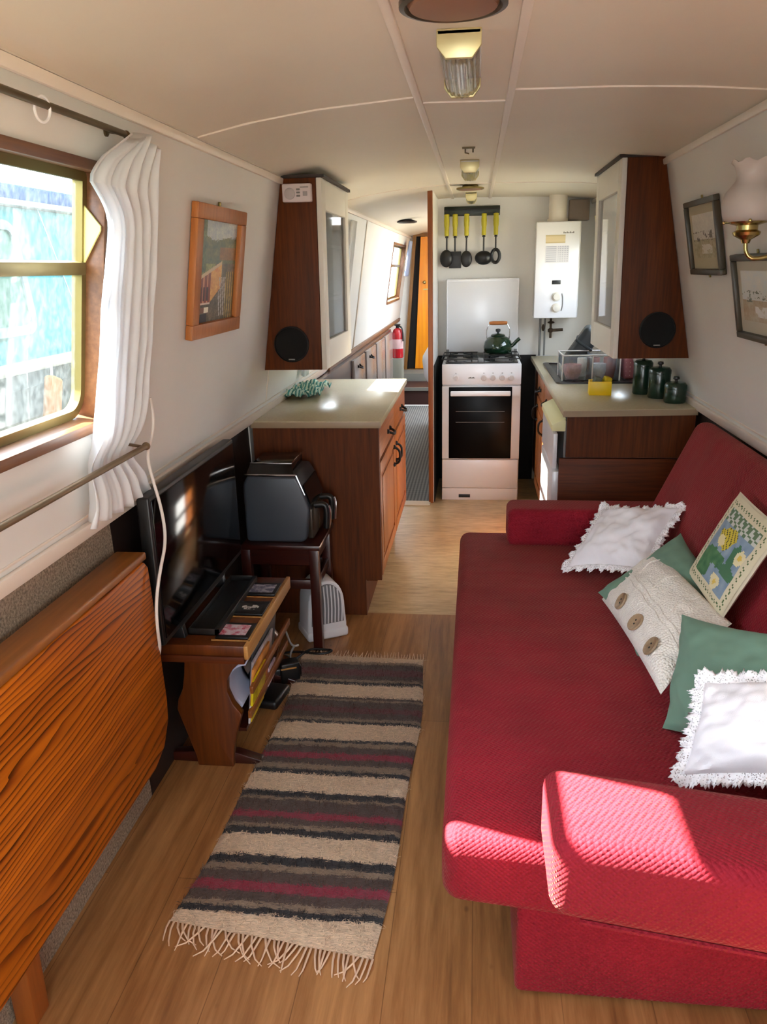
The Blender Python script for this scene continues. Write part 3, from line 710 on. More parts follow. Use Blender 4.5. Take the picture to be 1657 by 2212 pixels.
# ------------------------------------------------------------------ right hand base units
bc = thing('base_unit', 'dark wood base unit under the right worktop, ending behind the sofa', 'cabinet', (.66, 4.4, 0))
mb = MB(); mb.box((.408, 3.50, .672), (.955, 3.52, .862)); mb.build('end_panel_upper', M_veneer, bc)
mb = MB(); mb.box((.380, 3.49, .0), (.955, 3.515, .668), .003); mb.build('end_panel_lower', M_veneerh, bc)
mb = MB(); mb.box((.42, 4.13, .10), (.955, 5.62, .862)); mb.box((.46, 4.13, 0), (.955, 5.62, .105)); mb.build('carcass', M_veneer, bc)
for y0, y1 in ((4.15, 4.60), (4.62, 5.10)):
    mb = MB(); oak_front(mb, .42, y0, y1, .715, .85, .022, -1); d = mb.build('drawer', M_oakrail, bc); handle(0, .398, (y0+y1)/2, .775, -1, False, d)
    mb = MB(); oak_front(mb, .42, y0, y1, .12, .70, .018, -1); d = mb.build('door', M_oakdoor, bc); handle(0, .396, y1-.06, .60, -1, True, d)
fr = thing('fridge', 'white under-counter fridge with pale cream top strip beside the dark end panel', 'fridge', (.65, 3.82, 0))
mb = MB(); mb.box((.40, 3.53, .02), (.94, 4.10, .83)); mb.build('cabinet', M_grey, fr)
mb = MB(); mb.box((.352, 3.525, .03), (.396, 4.10, .60), .005); mb.build('door', M_white, fr)
mb = MB(); mb.box((.352, 3.525, .612), (.372, 4.10, .775), .004); mb.build('freezer_flap', M_white, fr)
mb = MB(); mb.prism([(.345, 3.525, .785), (.405, 3.525, .785), (.405, 3.525, .845), (.345, 3.525, .815)], (0, .575, 0), .003); mb.build('top_strip', plain('pale cream plastic', (232, 230, 178), .4), fr)
mb = MB(); mb.prism([(.372, 3.44, .862), (.38, 3.445, .892)] if 0 else [(.385, 3.455, .862), (.962, 3.50, .862), (.962, 5.65, .862), (.385, 5.65, .862)], (0, 0, .030), .004)
wt = tag(mb.build('worktop', [M_worktop]), 'beige laminate worktop on the right with sink, canisters and yellow box', 'worktop')
mb = MB(); mb.prism([(.384, 3.452, .863), (.962, 3.497, .863), (.962, 3.501, .863), (.384, 3.456, .863)], (0, 0, .026), 0); mb.build('front_edging', M_worktopedge, wt)
# sink
sk = thing('sink', 'black inset sink and drainer in the right worktop', 'sink', (.64, 4.75, .88))
mb = MB(); rring(mb, .43, .84, 4.26, 5.18, .035, .03, .889, .900); mb.build('rim', plain('dark sink enamel', (34, 32, 32), .3), sk)
mb = MB(); mb.box((.455, 4.29, .880), (.815, 5.15, .894)); mb.build('basin', plain('dark sink basin', (22, 21, 21), .35), sk)
mb = MB()
for i in range(7): mb.box((.48+.045*i, 4.32, .894), (.492+.045*i, 4.72, .899), .002)
mb.build('drainer_ribs', bpy.data.materials['dark sink enamel'], sk)
# acrylic crate with crockery
ac = thing('acrylic_crate', 'clear acrylic crate of crockery standing on the sink drainer', 'crate', (.61, 4.42, .9))
bx = (.465, .765, 4.32, 4.56, .901, 1.035)
mb = MB(); x0, x1, y0, y1, z0, z1 = bx
mb.box((x0, y0, z0), (x1, y0+.004, z1)); mb.box((x0, y1-.004, z0), (x1, y1, z1)); mb.box((x0, y0, z0), (x0+.004, y1, z1)); mb.box((x1-.004, y0, z0), (x1, y1, z1)); mb.box((x0, y0, z0), (x1, y1, z0+.004)); mb.box((.62, y0, z0), (.624, y1, z1))
mb.build('walls', M_acrylic, ac)
mb = MB()
for a, b in (((x0, y0), (x1, y0)), ((x1, y0), (x1, y1)), ((x1, y1), (x0, y1)), ((x0, y1), (x0, y0))): mb.tube([(*a, z1), (*b, z1)], .004, 6)
for a in ((x0, y0), (x1, y0), (x0, y1), (x1, y1), (.622, y0)): mb.tube([(*a, z0), (*a, z1)], .004, 6)
mb.build('edge_rim', plain('frosted rim', (226, 224, 224), .4), ac)
cups = [(.525, 4.39, .048, .075, M_pinkcup, 'pink speckled bowl', 'at the left of the clear crate'), (.585, 4.47, .026, .10, M_cupwhite, 'cream beaker', 'behind the pink bowl in the clear crate'), (.665, 4.38, .036, .08, plain('white china', (224, 220, 216), .3), 'white china cup', 'in the middle of the clear crate'), (.725, 4.41, .034, .11, plain('rust china', (150, 70, 46), .35), 'rust brown mug', 'at the right of the clear crate'), (.65, 4.49, .034, .10, bpy.data.materials['rust china'], 'rust brown mug', 'at the back of the clear crate')]
for x, y, r_, hh, m, a, b in cups:
    mb = MB(); mb.lathe([(0, 0), (r_*.7, 0), (r_, hh*.5), (r_, hh), (r_-.004, hh), (r_-.004, hh*.5), (r_*.6, .005), (0, .005)], (x, y, .906), n=22)
    tag(mb.build(a.split()[-1], m), a+' '+b, 'crockery', 'crockery in the clear crate')
mb = MB(T(.825, 4.42, .901)); mb.box((-.035, -.06, 0), (.035, .06, .115), .015, 3); q = N('pink spotted tin'); v_ = q.n('ShaderNodeTexVoronoi'); v_.inputs['Scale'].default_value = 45; v_.inputs['Randomness'].default_value = 0; q.l(q.co(), v_.inputs[0]); q.l(q.ramp(v_.outputs['Distance'], [(.0, lin((240, 214, 200))), (.28, lin((240, 214, 200))), (.34, lin((150, 84, 90)))]), q.b.inputs['Base Color'])
tag(mb.build('spotted_tin', q.m), 'dusky pink tin with white spots, right of the clear crate', 'tin')
mb = MB(T(.885, 4.30, .901) @ RY(-22)); mb.box((-.006, -.07, 0), (.006, .07, .15), .003); tag(mb.build('draining_plate', M_white), 'white tilted draining plate between the spotted tin and the canisters', 'plate')
# black tub propped up
mb = MB(T(.520, 4.70, .925) @ RZ(-8) @ RY(34)); mb.box((-.045, -.13, 0), (.055, .13, .27), .03, 4)
mb.M = mb.M @ T(0, 0, 0); mb.box((-.049, -.134, .165), (.059, .134, .18), .004)
tag(mb.build('washing_up_bowl', plain('charcoal plastic', (34, 40, 44), .5)), 'dark grey plastic bowl propped on edge in the sink', 'bowl')
# yellow box with scourer
yb = thing('scouring_pad_box', 'bright yellow square box holding pads at the front of the right worktop', 'box', (.60, 3.92, .892))
mb = MB(T(.603, 3.915, .892) @ RZ(-4))
for lo, hi in (((-.052, -.045, 0), (.052, -.041, .066)), ((-.052, .041, 0), (.052, .045, .066)), ((-.052, -.041, 0), (-.048, .041, .066)), ((.048, -.041, 0), (.052, .041, .066)), ((-.05, -.043, 0), (.05, .043, .004))): mb.box(lo, hi, .001)
mb.build('tray', M_yellow, yb)
for i, (x, m, lb) in enumerate(((.575, plain('grey scourer', (110, 116, 104), 1, bump=1, bscale=400, bdist=.003), 'grey scouring pad in the left of the yellow box'), (.622, plain('yellow sponge', (206, 186, 40), 1, bump=.8, bscale=300, bdist=.003), 'yellow sponge in the right of the yellow box'))):
    mb = MB(T(x, 3.915, .9) @ RY(14)); mb.box((-.018, -.032, 0), (.018, .032, .078), .008, 3); tag(mb.build(['scouring_pad', 'sponge'][i], m), lb, 'sponge')
# green canisters
def canister(x, y, r_, h_, lb):
    c = thing('canister', lb, 'canister', (x, y, .892), 'dark green kitchen canisters')
    mb = MB(); mb.lathe([(0, 0), (r_-.004, 0), (r_, .006), (r_, h_-.02), (r_-.003, h_-.012), (0, h_-.012)], (x, y, .892), n=32); mb.build('body', M_dgreen, c)
    mb = MB(); mb.lathe([(r_+.001, h_-.022), (r_+.001, h_-.006), (r_-.008, h_+.006), (.012, h_+.01), (0, h_+.01)], (x, y, .892), n=32); l_ = mb.build('lid', M_dgreen, c)
    mb = MB(); mb.lathe([(0, h_+.008), (.007, h_+.008), (.006, h_+.016), (.014, h_+.022), (.012, h_+.032), (0, h_+.034)], (x, y, .892), n=16); mb.build('knob', M_black, l_)
canister(.803, 3.92, .044, .155, 'tall dark green canister furthest left on the right worktop')
canister(.856, 3.80, .050, .135, 'middle dark green canister between the tall and the short one')
canister(.898, 3.66, .048, .085, 'short dark green canister nearest the worktop end')
# curtains over the galley windows and things on the sill
def hang(mb, M, a, b, z0, z1, conv, folds, amp, n0=.03, seed=0):
    mb.M = M
    mb.grid(lambda u, v: (a+(b-a)*u+.01*nz(v*3, u*2, seed), conv(z0+(z1-z0)*v), n0+amp*math.sin(u*folds*2*PI+.6*nz(u*2, v*2, seed))*(1-.3*v)), folds*12, 14)
mb = MB(); hang(mb, LW, 5.16, 5.36, 1.14, 1.80, sl, 4, .016); tag(mb.build('curtain', M_curtain, solid=.003), 'cream curtain beside the galley window, half hidden behind the left cupboard', 'curtain')
mb = MB(); hang(mb, LW, 4.08, 4.2, .97, 1.80, sl, 3, .014, seed=3); tag(mb.build('curtain', M_curtain, solid=.003), 'cream curtain showing under the left wall cupboard above the worktop', 'curtain')
mb = MB(); hang(mb, RW, -5.45, -5.2, 1.24, 1.80, sr, 4, .016, seed=5); tag(mb.build('curtain', plain('pale yellow curtain', (236, 228, 176), .9), solid=.003), 'pale yellow curtain between the water heater and right wall cupboard', 'curtain')
mb = MB(RW); mb.box((-5.28, sr(1.44), 0), (-5.2, sr(1.54), .03), .004); tag(mb.build('wall_socket', M_black), 'small black box on the wall behind the right wall cupboard door', 'socket')
# ------------------------------------------------------------------ curtain, rods, ring, picture on the left wall
mb = MB(LW)
mb.tube([(-.2, sl(1.797), .03), (1.83, sl(1.802), .03)], .007, 10); mb.tube([(1.80, sl(1.80), 0), (1.80, sl(1.80), .03)], .004, 6); mb.sph((1.838, sl(1.802), .03), .009)
mb.lathe([(.011, 0), (.011, .004), (0, .005)], (1.80, sl(1.80), 0), (0, 0, 1), 12)
tag(mb.build('curtain_rod', M_rod), 'thin bronze curtain rod above the left window', 'curtain rod')
mb = MB(LW)
mb.tube([(-.2, sl(1.060), .055), (1.945, sl(1.072), .055)], .008, 10); mb.sph((1.95, sl(1.072), .055), .011); mb.tube([(1.94, sl(1.072), 0), (1.94, sl(1.072), .055)], .004, 6)
tag(mb.build('curtain_rod', plain('light bronze rod', (128, 108, 82), .4, metal=.5)), 'lower bronze curtain rod under the left window, holding the curtain in', 'curtain rod')
mb = MB(LW)
mb.tube([(1.483+.019*math.cos(t*PI/14), sl(1.80)-.008+.021*math.sin(t*PI/14), .03+.004*math.cos(t*PI/14)) for t in range(28)], .0028, 8, closed=True)
tag(mb.build('curtain_ring', M_white), 'white plastic ring hanging on the upper curtain rod', 'ring')
# the curtain: gathered at the lower rod, swept to the side above the rod
CK = [(.95, 1.623, 2.03), (1.0, 1.643, 1.99), (1.07, 1.665, 1.95), (1.13, 1.669, 1.955), (1.235, 1.673, 1.975), (1.4, 1.69, 1.992), (1.54, 1.70, 2.0), (1.61, 1.706, 2.0), (1.640, 1.69, 2.0), (1.665, 1.655, 2.0), (1.690, 1.613, 2.0), (1.705, 1.618, 2.0), (1.743, 1.668, 2.0), (1.778, 1.746, 2.0), (1.803, 1.80, 2.0)]
def cur(u, v):
    z = .95+(1.803-.95)*v
    for p, q_ in zip(CK, CK[1:]):
        if z <= q_[0]+1e-9:
            t = (z-p[0])/(q_[0]-p[0]); t = t*t*(3-2*t) if z < 1.6 else t; a = p[1]+(q_[1]-p[1])*t; b = p[2]+(q_[2]-p[2])*t; break
    y = a+(b-a)*u
    pinch = math.exp(-((z-1.075)/.05)**2)
    ph = u*5.2*2*PI+1.5*nz(u*2, v*2.4, 4)+v*2.2
    fold = math.sin(ph)+.35*math.sin(ph*2.1+1)
    amp = .017*(1-.45*pinch)*min(1, .35+u*1.6+(1-v)*.6)
    zz = z-.035*u*(1-v)**3-.012*(v > .9)*(v-.9)*10*math.sin(u*9)
    return (y, sl(zz), max(.006, .056-.030*u-.022*pinch+amp*fold+.004*nz(u*9, v*6, 3)))
mb = MB(LW); mb.grid(cur, 120, 60)
tag(mb.build('curtain', M_curtain, solid=.002), 'white gathered curtain tucked behind the lower rod at the left window', 'curtain')
# mains lead: comes from behind the curtain, loops in front of the television
mb = MB()
mb.tube([(-.875, 2.03, 1.18), (-.872, 2.035, 1.12), (-.88, 2.02, 1.065), (-.885, 1.99, 1.03), (-.875, 1.985, .97), (-.85, 1.97, .88), (-.835, 1.94, .80), (-.835, 1.875, .735), (-.84, 1.84, .66), (-.842, 1.835, .58), (-.86, 1.88, .50), (-.895, 1.90, .43), (-.91, 1.84, .36), (-.915, 1.82, .30)], .0045, 8, smooth=3)
tag(mb.build('white_cable', M_cable), 'white cable hanging in a loop from the curtain to behind the pine table', 'cable')

def painting(u, v):
    x, y = u, v
    n_ = nz(x*9, y*14, 1)*.45+nz(x*25, y*36, 7)*.4+nz(x*60, y*80, 3)*.35
    if y > .80+.10*abs(x-.45)+.05*n_ and .18 < x: c = mixc((132, 146, 156), (176, 184, 176), .5+n_)
    elif y > .58: c = mixc((52, 66, 50), (104, 108, 72), .5+n_)
    elif y > .47 and x < .45: c = mixc((70, 84, 48), (150, 150, 92), .5+n_)
    else:
        c = mixc((52, 50, 44), (110, 102, 84), .5+n_)
    if x < .22 and y > .5: c = mixc((44, 60, 42), (96, 112, 76), .5+n_)
    if x > .55 and .62 < y < .74: c = mixc((92, 66, 40), (136, 100, 60), .5+n_)
    # the moored boat in perspective
    top = .42+.28*x
    bot = .12+.55*max(0, x-.35)
    if .05 < x < .62 and bot+.08 < y < top-.02:
        c = (112, 52, 40)
        if x > .36: c = mixc((170, 110, 56), (196, 160, 84), .5+n_)
        if (x*22) % 2 < .6 and x < .36: c = (176, 128, 96)
        if .12 < x < .34 and .22 < y < .36 and (x*13) % 1 > .45: c = (48, 26, 24)
    if top-.02 < y < top+.015 and x < .62: c = (176, 158, 124)
    if .04 < x < .36 and .185 < y < .205: c = (188, 172, 160)
    if .03 < x < .33 and .11 < y < .165: c = (206, 202, 186) if (x < .12 or x > .23) else (106, 72, 58)
    if .05 < x < .30 and y < .10: c = (32, 34, 42)
    if x > .74 and y < .5: c = mixc((90, 92, 62), (170, 140, 78), .5+n_) if (x*17) % 1 > .4 else (70, 60, 44)
    if .56 < x < .74 and .05 < y < .45 and (x*19+y*4) % 1 > .62: c = (160, 158, 156)
    return tuple(min(255, x*1.22+8) for x in c)
pc = thing('framed_picture', 'oak framed colour picture of a canal boat on the left wall', 'picture', (-.852, 2.625, 1.31))
P0 = LW @ T(2.602, sl(1.503), 0)
w_, h_, fw_ = .502, .392*1.0115+.004, .045
mb = MB(P0); 
for lo, hi in (((-w_/2, h_/2-fw_, .003), (w_/2, h_/2, .026)), ((-w_/2, -h_/2, .003), (w_/2, -h_/2+fw_, .026)), ((-w_/2, -h_/2+fw_, .003), (-w_/2+fw_+.012, h_/2-fw_, .026)), ((w_/2-fw_-.012, -h_/2+fw_, .003), (w_/2, h_/2-fw_, .026))): mb.box(lo, hi, .003)
mb.build('frame', M_frameoak, pc)
picture('print', P0 @ T(0, 0, .010), w_-2*fw_, h_-2*fw_+.01, 84, 112, painting, M_artgloss, pc)
mb = MB(P0); mb.box((-.006, h_/2-.002, .002), (.006, h_/2+.014, .010), .002); mb.build('hanging_tab', M_brassdull, pc)

# ------------------------------------------------------------------ television
tv = thing('television', 'black flat television standing on the low bench against the left wall', 'television', (-.87, 2.31, .432))
mb = MB(); mb.box((-.905, 1.93, .485), (-.868, 2.695, .925), .006, 3); mb.build('housing', M_black, tv)
mb = MB(); mb.box((-.869, 1.942, .505), (-.865, 2.683, .913), .001); mb.build('screen', M_blackgloss, tv)
mb = MB()
for y in (2.10, 2.50):
    mb.prism([(-.915, y-.012, .432), (-.872, y-.012, .432), (-.872, y-.012, .438), (-.882, y-.012, .495), (-.895, y-.012, .495), (-.915, y-.012, .438)], (0, .024, 0), .002)
mb.box((-.895, 2.08, .470), (-.878, 2.52, .492)); mb.build('stand', M_black, tv)

# ------------------------------------------------------------------ low bench with magazine rack
bn = thing('low_bench', 'reddish wood low bench with lyre-shaped ends and a slatted magazine rack', 'bench', (-.81, 2.30, 0))
mb = MB(); mb.box((-.955, 2.05, .395), (-.672, 2.60, .430), .004); mb.build('top', M_bench, bn)
mb = MB(); mb.box((-.678, 2.045, .388), (-.664, 2.605, .433), .003); mb.build('front_rail', wood('pale edge rail', (150, 96, 44), (206, 158, 92), 'Y', .4), bn)
mb = MB(); mb.box((-.955, 2.045, .372), (-.678, 2.075, .396), .003); mb.box((-.955, 2.575, .372), (-.678, 2.605, .396), .003); mb.build('batten', M_veneerh, bn)
lyre = [(-.872, .372), (-.695, .372), (-.722, .345), (-.742, .31), (-.745, .27), (-.730, .225), (-.705, .19), (-.718, .15), (-.738, .08), (-.745, .02), (-.745, 0), (-.862, 0), (-.865, .03), (-.895, .14), (-.912, .20), (-.905, .235), (-.888, .27), (-.878, .32)]
for y in (2.06, 2.565):
    mb = MB(); mb.prism([(x, y, z) for x, z in lyre], (0, .03, 0), .004); mb.build('end_support', M_bench, bn)
    mb = MB(); mb.prism([(-.95, y+.018, 0), (-.95, y+.018, .03), (-.86, y+.018, .04), (-.74, y+.018, .04), (-.66, y+.018, .015), (-.655, y+.018, 0)], (0, .035, 0), .003); mb.build('foot', M_mahogh, bn)
# rack
for x, z, h in ((-.672, .252, .026), (-.684, .165, .026)):
    mb = MB(); mb.box((x-.008, 2.08, z), (x+.004, 2.58, z+h), .003); mb.build('rack_rail', M_benchy, bn)
mb = MB(); mb.prism([(-.80, 2.08, .12), (-.70, 2.08, .12), (-.70, 2.08, .132), (-.80, 2.08, .132)], (0, .49, 0)); mb.build('rack_floor', M_mahogh, bn)
mb = MB(); mb.prism([(-.86, 2.085, .35), (-.80, 2.085, .13), (-.79, 2.085, .13), (-.85, 2.085, .35)], (0, .48, 0)); mb.build('rack_back', M_mahogh, bn)
# magazines lean in the rack
mags = [(-.728, .21, .20, (40, 44, 52), 'dark blue covered magazine, deepest in the bench rack'), (-.718, .20, .18, (196, 186, 190), 'pale magazine in the bench rack beside the orange one'), (-.708, .19, .17, (214, 140, 60), 'orange covered magazine in the bench rack'), (-.698, .175, .145, (232, 196, 20), 'bright yellow booklet nearest the front of the bench rack')]
for i, (x, d_, h_, c, lb) in enumerate(mags):
    y0 = 2.11+.03*(3-i)
    mb = MB(frame((x, y0, .134), (0, 1, 0), (.12, 0, 1), (1, 0, -.12)))
    mb.box((0, 0, 0), (.30-.05*i, h_, .007), .001); tag(mb.build('magazine', plain('magazine cover', c, .4, var=.5, vscale=14)), lb, 'magazine', 'magazines in the bench rack')
mb = MB()
mb.grid(lambda a, b: (-.688+.068*math.cos(PI*(.52+.86*b)), 2.095+.16*a, .268+.078*math.sin(PI*(.52+.86*b))), 6, 20)
tag(mb.build('curled_magazine', plain('pale blue glossy cover', (188, 196, 220), .3), solid=.007), 'pale blue magazine curled in the cut-out at the near end of the bench rack', 'magazine')
for i, (y, c, lb) in enumerate(((2.10, (210, 208, 212), 'white booklet low in the near end of the bench rack'), (2.20, (206, 170, 60), 'mustard booklet low in the middle of the bench rack'), (2.33, (180, 160, 170), 'pinkish booklet low in the far end of the bench rack'))):
    mb = MB(frame((-.700, y, .134), (0, 1, 0), (.12, 0, 1), (1, 0, -.12))); mb.box((0, 0, 0), (.085, .07-.012*(i == 0), .006), .001)
    tag(mb.build('booklet', plain('booklet cover', c, .5, var=.3, vscale=25)), lb, 'booklet', 'booklets low in the bench rack')
# tray of black plastic along the bench
tr = MB(frame((-.822, 2.335, .431), (0, 1, 0), (1, 0, 0), (0, 0, 1)))
L, Wd = .44, .10
for lo, hi in (((-L/2, -Wd/2, 0), (L/2, Wd/2, .004)), ((-L/2, -Wd/2, 0), (-L/2+.004, Wd/2, .022)), ((L/2-.004, -Wd/2, 0), (L/2, Wd/2, .022)), ((-L/2, -Wd/2, 0), (L/2, -Wd/2+.004, .022)), ((-L/2, Wd/2-.016, 0), (L/2, Wd/2, .022))): tr.box(lo, hi, .001)
tag(tr.build('long_tray', plain('black satin tray', (30, 29, 28), .3)), 'long narrow black tray on the low bench in front of the television', 'tray')
cov = [((226, 206, 214), (196, 70, 96)), ((40, 38, 40), (214, 210, 206)), ((92, 92, 116), (190, 186, 196))]
nm = ['pink and white picture coaster nearest on the low bench', 'black and white picture coaster in the middle of the low bench', 'blue grey picture coaster furthest along the low bench']
for i, y in enumerate((2.145, 2.315, 2.475)):
    c = thing('coaster', nm[i], 'coaster', (-.728, y, .431), 'picture coasters on the low bench')
    mb = MB(T(-.728, y, .431)); mb.box((-.052, -.052, 0), (.052, .052, .007), .002); mb.build('base', M_black, c)
    def cf(u, v, i=i):
        a, b = cov[i]; n_ = nz(u*4, v*4, i*9)+.5*nz(u*11, v*11, i*5)
        return mixc(a, b, max(0, min(1, .5+1.4*n_-(.3 if i == 0 else .0)))) if i != 1 else (b if (((u-.5)/.36)**2+((v-.5)/.26)**2 < 1 and n_ > -.15) else a)
    picture('printed_face', T(-.731, y, .4385), .084, .072, 18, 16, cf, M_artgloss, c)
    mb = MB(T(-.728, y, .431)); mb.box((-.06, -.064, 0), (.06, -.060, .003)); mb.box((.056, -.064, 0), (.060, .06, .003)); mb.build('inlay_line', bpy.data.materials['pale edge rail'], c)

# ------------------------------------------------------------------ mahogany stool with the air fryer
st = thing('side_table', 'dark mahogany side table under the air fryer, in front of the dresser', 'table', (-.765, 3.0, 0))
mb = MB(); mb.box((-.92, 2.85, .440), (-.600, 3.16, .462), .004); mb.build('top', M_mahogh, st)
mb = MB(); mb.box((-.90, 2.865, .375), (-.625, 2.885, .440)); mb.box((-.645, 2.865, .375), (-.625, 3.145, .440)); mb.box((-.90, 3.125, .375), (-.625, 3.145, .440)); mb.build('apron', M_mahogh, st)
for x in (-.905, -.628):
    for y in (2.875, 3.130):
        mb = MB(); mb.box((x-.019, y-.019, 0), (x+.019, y+.019, .44), .003); mb.build('leg', M_mahog, st)
for lo, hi in (((-.90, 2.862, .272), (-.63, 2.884, .312)), ((-.64, 2.875, .272), (-.618, 3.13, .312)), ((-.90, 3.12, .272), (-.63, 3.14, .312))):
    mb = MB(); mb.box(lo, hi, .003); mb.build('stretcher', M_mahogh, st)
af = thing('air_fryer', 'dark steel two-drawer air fryer on the mahogany side table', 'air fryer', (-.765, 3.0, .463))
prof = [(-.905, .475), (-.895, .463), (-.675, .463), (-.655, .48), (-.640, .60), (-.668, .695), (-.69, .735), (-.885, .735), (-.905, .70)]
mb = MB(); mb.prism([(x, 2.885, z) for x, z in prof], (0, .275, 0), .012, 3); mb.build('body', M_charcoal, af)
mb = MB(); mb.prism([(-.89, 2.895, .736), (-.70, 2.895, .736), (-.715, 2.93, .775), (-.88, 2.93, .775)], (0, .005, 0)); mb.box((-.88, 2.93, .735), (-.715, 3.14, .775), .008); mb.build('lid', plain('smoked black top', (22, 20, 20), .15), af)
mb = MB(); mb.tube([(-.895, 2.893, .737), (-.690, 2.893, .737)], .0045, 8); mb.tube([(-.88, 2.93, .776), (-.715, 2.93, .776), (-.715, 3.13, .776)], .004, 8); mb.tube([(-.690, 2.893, .737), (-.658, 2.888, .66)], .004, 8); mb.build('chrome_trim', M_chrome, af)
mb = MB(); mb.prism([(-.668, 2.90, .695), (-.64, 2.90, .61), (-.634, 2.90, .61), (-.662, 2.90, .695)], (0, .24, 0)); mb.build('control_strip', M_blackgloss, af)
for y in (2.955, 3.075):
    mb = MB(); mb.box((-.655, y-.055, .475), (-.632, y+.055, .60), .006, 3); b_ = mb.build('drawer', plain('drawer front', (66, 60, 52), .3, metal=.6) if y < 3 else bpy.data.materials['drawer front'], af)
    mb = MB(); mb.tube([(-.635, y, .60), (-.595, y, .605), (-.585, y, .585), (-.59, y, .505)], [.014]*4+[.013]*9, 10, smooth=2); hd = mb.build('handle', M_black, b_)
    mb = MB(); mb.tube([(-.578, y, .600), (-.572, y, .58), (-.577, y, .505)], .006, 8, smooth=2); mb.build('handle_trim', M_chrome, hd)

# ------------------------------------------------------------------ fan heater
fh = thing('fan_heater', 'white rounded fan heater on the floor under the side table', 'heater', (-.645, 3.02, 0))
F = T(-.640, 3.03, 0) @ RZ(30) @ Matrix.Scale(.95, 4)
arc = [(.085*math.cos(math.radians(a)), .165+.115*math.sin(math.radians(a))) for a in range(0, 181, 12)]
out = [(.092, .02), (.092, .06)]+arc+[(-.092, .06), (-.092, .02)]
mb = MB(F); mb.prism([(x, -.07, z) for x, z in out], (0, .14, 0), .014, 3); mb.build('body', plain('white heater plastic', (226, 224, 226), .4), fh)
mb = MB(F); mb.box((-.096, -.078, 0), (.096, .078, .045), .012, 3); mb.build('base', bpy.data.materials['white heater plastic'], fh)
mb = MB(F); mb.prism([(x*.82, -.073, .165+(z-.165)*.86 if z > .1 else .075) for x, z in out[1:-1]], (0, .006, 0)); g_ = mb.build('grille_recess', plain('grey grille', (120, 118, 120), .6), fh)
mb = MB(F)
for i in range(9):
    x = -.064+.016*i; zt = .165+.095*math.sqrt(max(0, 1-(x/.072)**2)); mb.tube([(x, -.078, .08), (x+.004, -.080, (.08+zt)/2), (x, -.078, zt)], .0033, 6, smooth=1)
mb.build('grille_bars', bpy.data.materials['white heater plastic'], fh)
# black adaptor and cables on the floor
ad = thing('power_adaptor', 'black power adaptor on the floor at the far end of the low bench', 'adaptor', (-.712, 2.64, 0))
mb = MB(T(-.712, 2.64, 0) @ RZ(25)); mb.box((-.055, -.04, 0), (.055, .04, .06), .01, 3); mb.box((-.03, -.06, .0), (.045, -.02, .085), .008, 3); mb.build('case', M_black, ad)
mb = MB(T(-.712, 2.64, 0) @ RZ(25)); mb.box((-.03, -.062, .062), (.03, -.0605, .068)); mb.build('label_strip', bpy.data.materials['pale edge rail'], ad)
mb = MB(T(-.745, 2.49, 0) @ RZ(-8)); mb.box((-.03, -.09, 0), (.07, .05, .035), .012, 3); tag(mb.build('charger_block', M_black), 'flat black charger block on the floor behind the bench foot', 'charger')
mb = MB(); mb.tube([(-.70, 2.68, .05), (-.70, 2.74, .02), (-.66, 2.845, .018), (-.60, 2.835, .02), (-.56, 2.825, .024), (-.575, 2.80, .024), (-.62, 2.79, .022), (-.70, 2.82, .016), (-.78, 2.80, .014)], .005, 8, smooth=3)
tag(mb.build('black_cable', M_blackcable), 'black cable looping on the floor by the side table leg', 'cable')
mb = MB(); mb.tube([(-.70, 2.63, .20), (-.69, 2.66, .12), (-.67, 2.71, .10), (-.70, 2.76, .08), (-.72, 2.72, .04), (-.68, 2.70, .02), (-.72, 2.78, .008), (-.80, 2.84, .006)], .004, 8, smooth=3)
tag(mb.build('grey_cable', plain('grey cable', (150, 150, 148), .5)), 'grey tangled cable behind the far end of the low bench', 'cable')

# ------------------------------------------------------------------ drop-leaf table
tb = thing('drop_leaf_table', 'varnished pine drop-leaf table folded down against the left wall', 'table', (-.91, 1.4, 0))
xt = -.872; y0, y1 = .45, 1.865
def leaf():
    pts = [(y0, .775), (y1-.02, .775), (y1, .755), (y1+.004, .70), (y1+.022, .34), (y1+.015, .28), (y1-.03, .22), (y1-.10, .195), (y0+.10, .195), (y0, .24)]
    return pts
mb = MB(); mb.prism([(xt-.012, y, z) for y, z in leaf()], (.024, 0, 0), .006, 3); mb.build('leaf', M_pine, tb)
mb = MB(); mb.box((-.945, y0, .776), (-.862, y1, .797), .005, 3); mb.build('top', M_pinetop, tb)
mb = MB(); mb.box((-.94, y0+.02, .69), (-.90, y1-.03, .776)); mb.build('apron', M_pinetop, tb)
for y in (1.175, .55):
    mb = MB(); mb.box((-.94, y-.026, 0), (-.893, y+.026, .70), .004); mb.build('leg', M_bench if y != 1.175 else wood('pine leg', (130, 66, 24), (176, 98, 40), 'Z', .4), tb)
# ------------------------------------------------------------------ sofa
sf = thing('sofa', 'crimson waffle-cloth sofa bed along the right wall', 'sofa', (.5, 2.2, 0))
mb = MB(); mb.box((.100, 1.320, .006), (.90, 3.12, .25), .014, 3); mb.build('base', M_red, sf)
def seatskew(p):
    x, y, z = p
    t = max(0, min(1, (2.2-y)/.9)); y -= (x+.04)*.10*t
    # slight dip and edge roll
    z += .006*math.sin(y*4)*(0 < x < .6)
    return (x, y, z)
t = MB(); t.box((-.055, 1.275, .268), (.70, 3.19, .425), .038, 5, fn=seatskew); s_ = t.build('seat', M_red, sf)
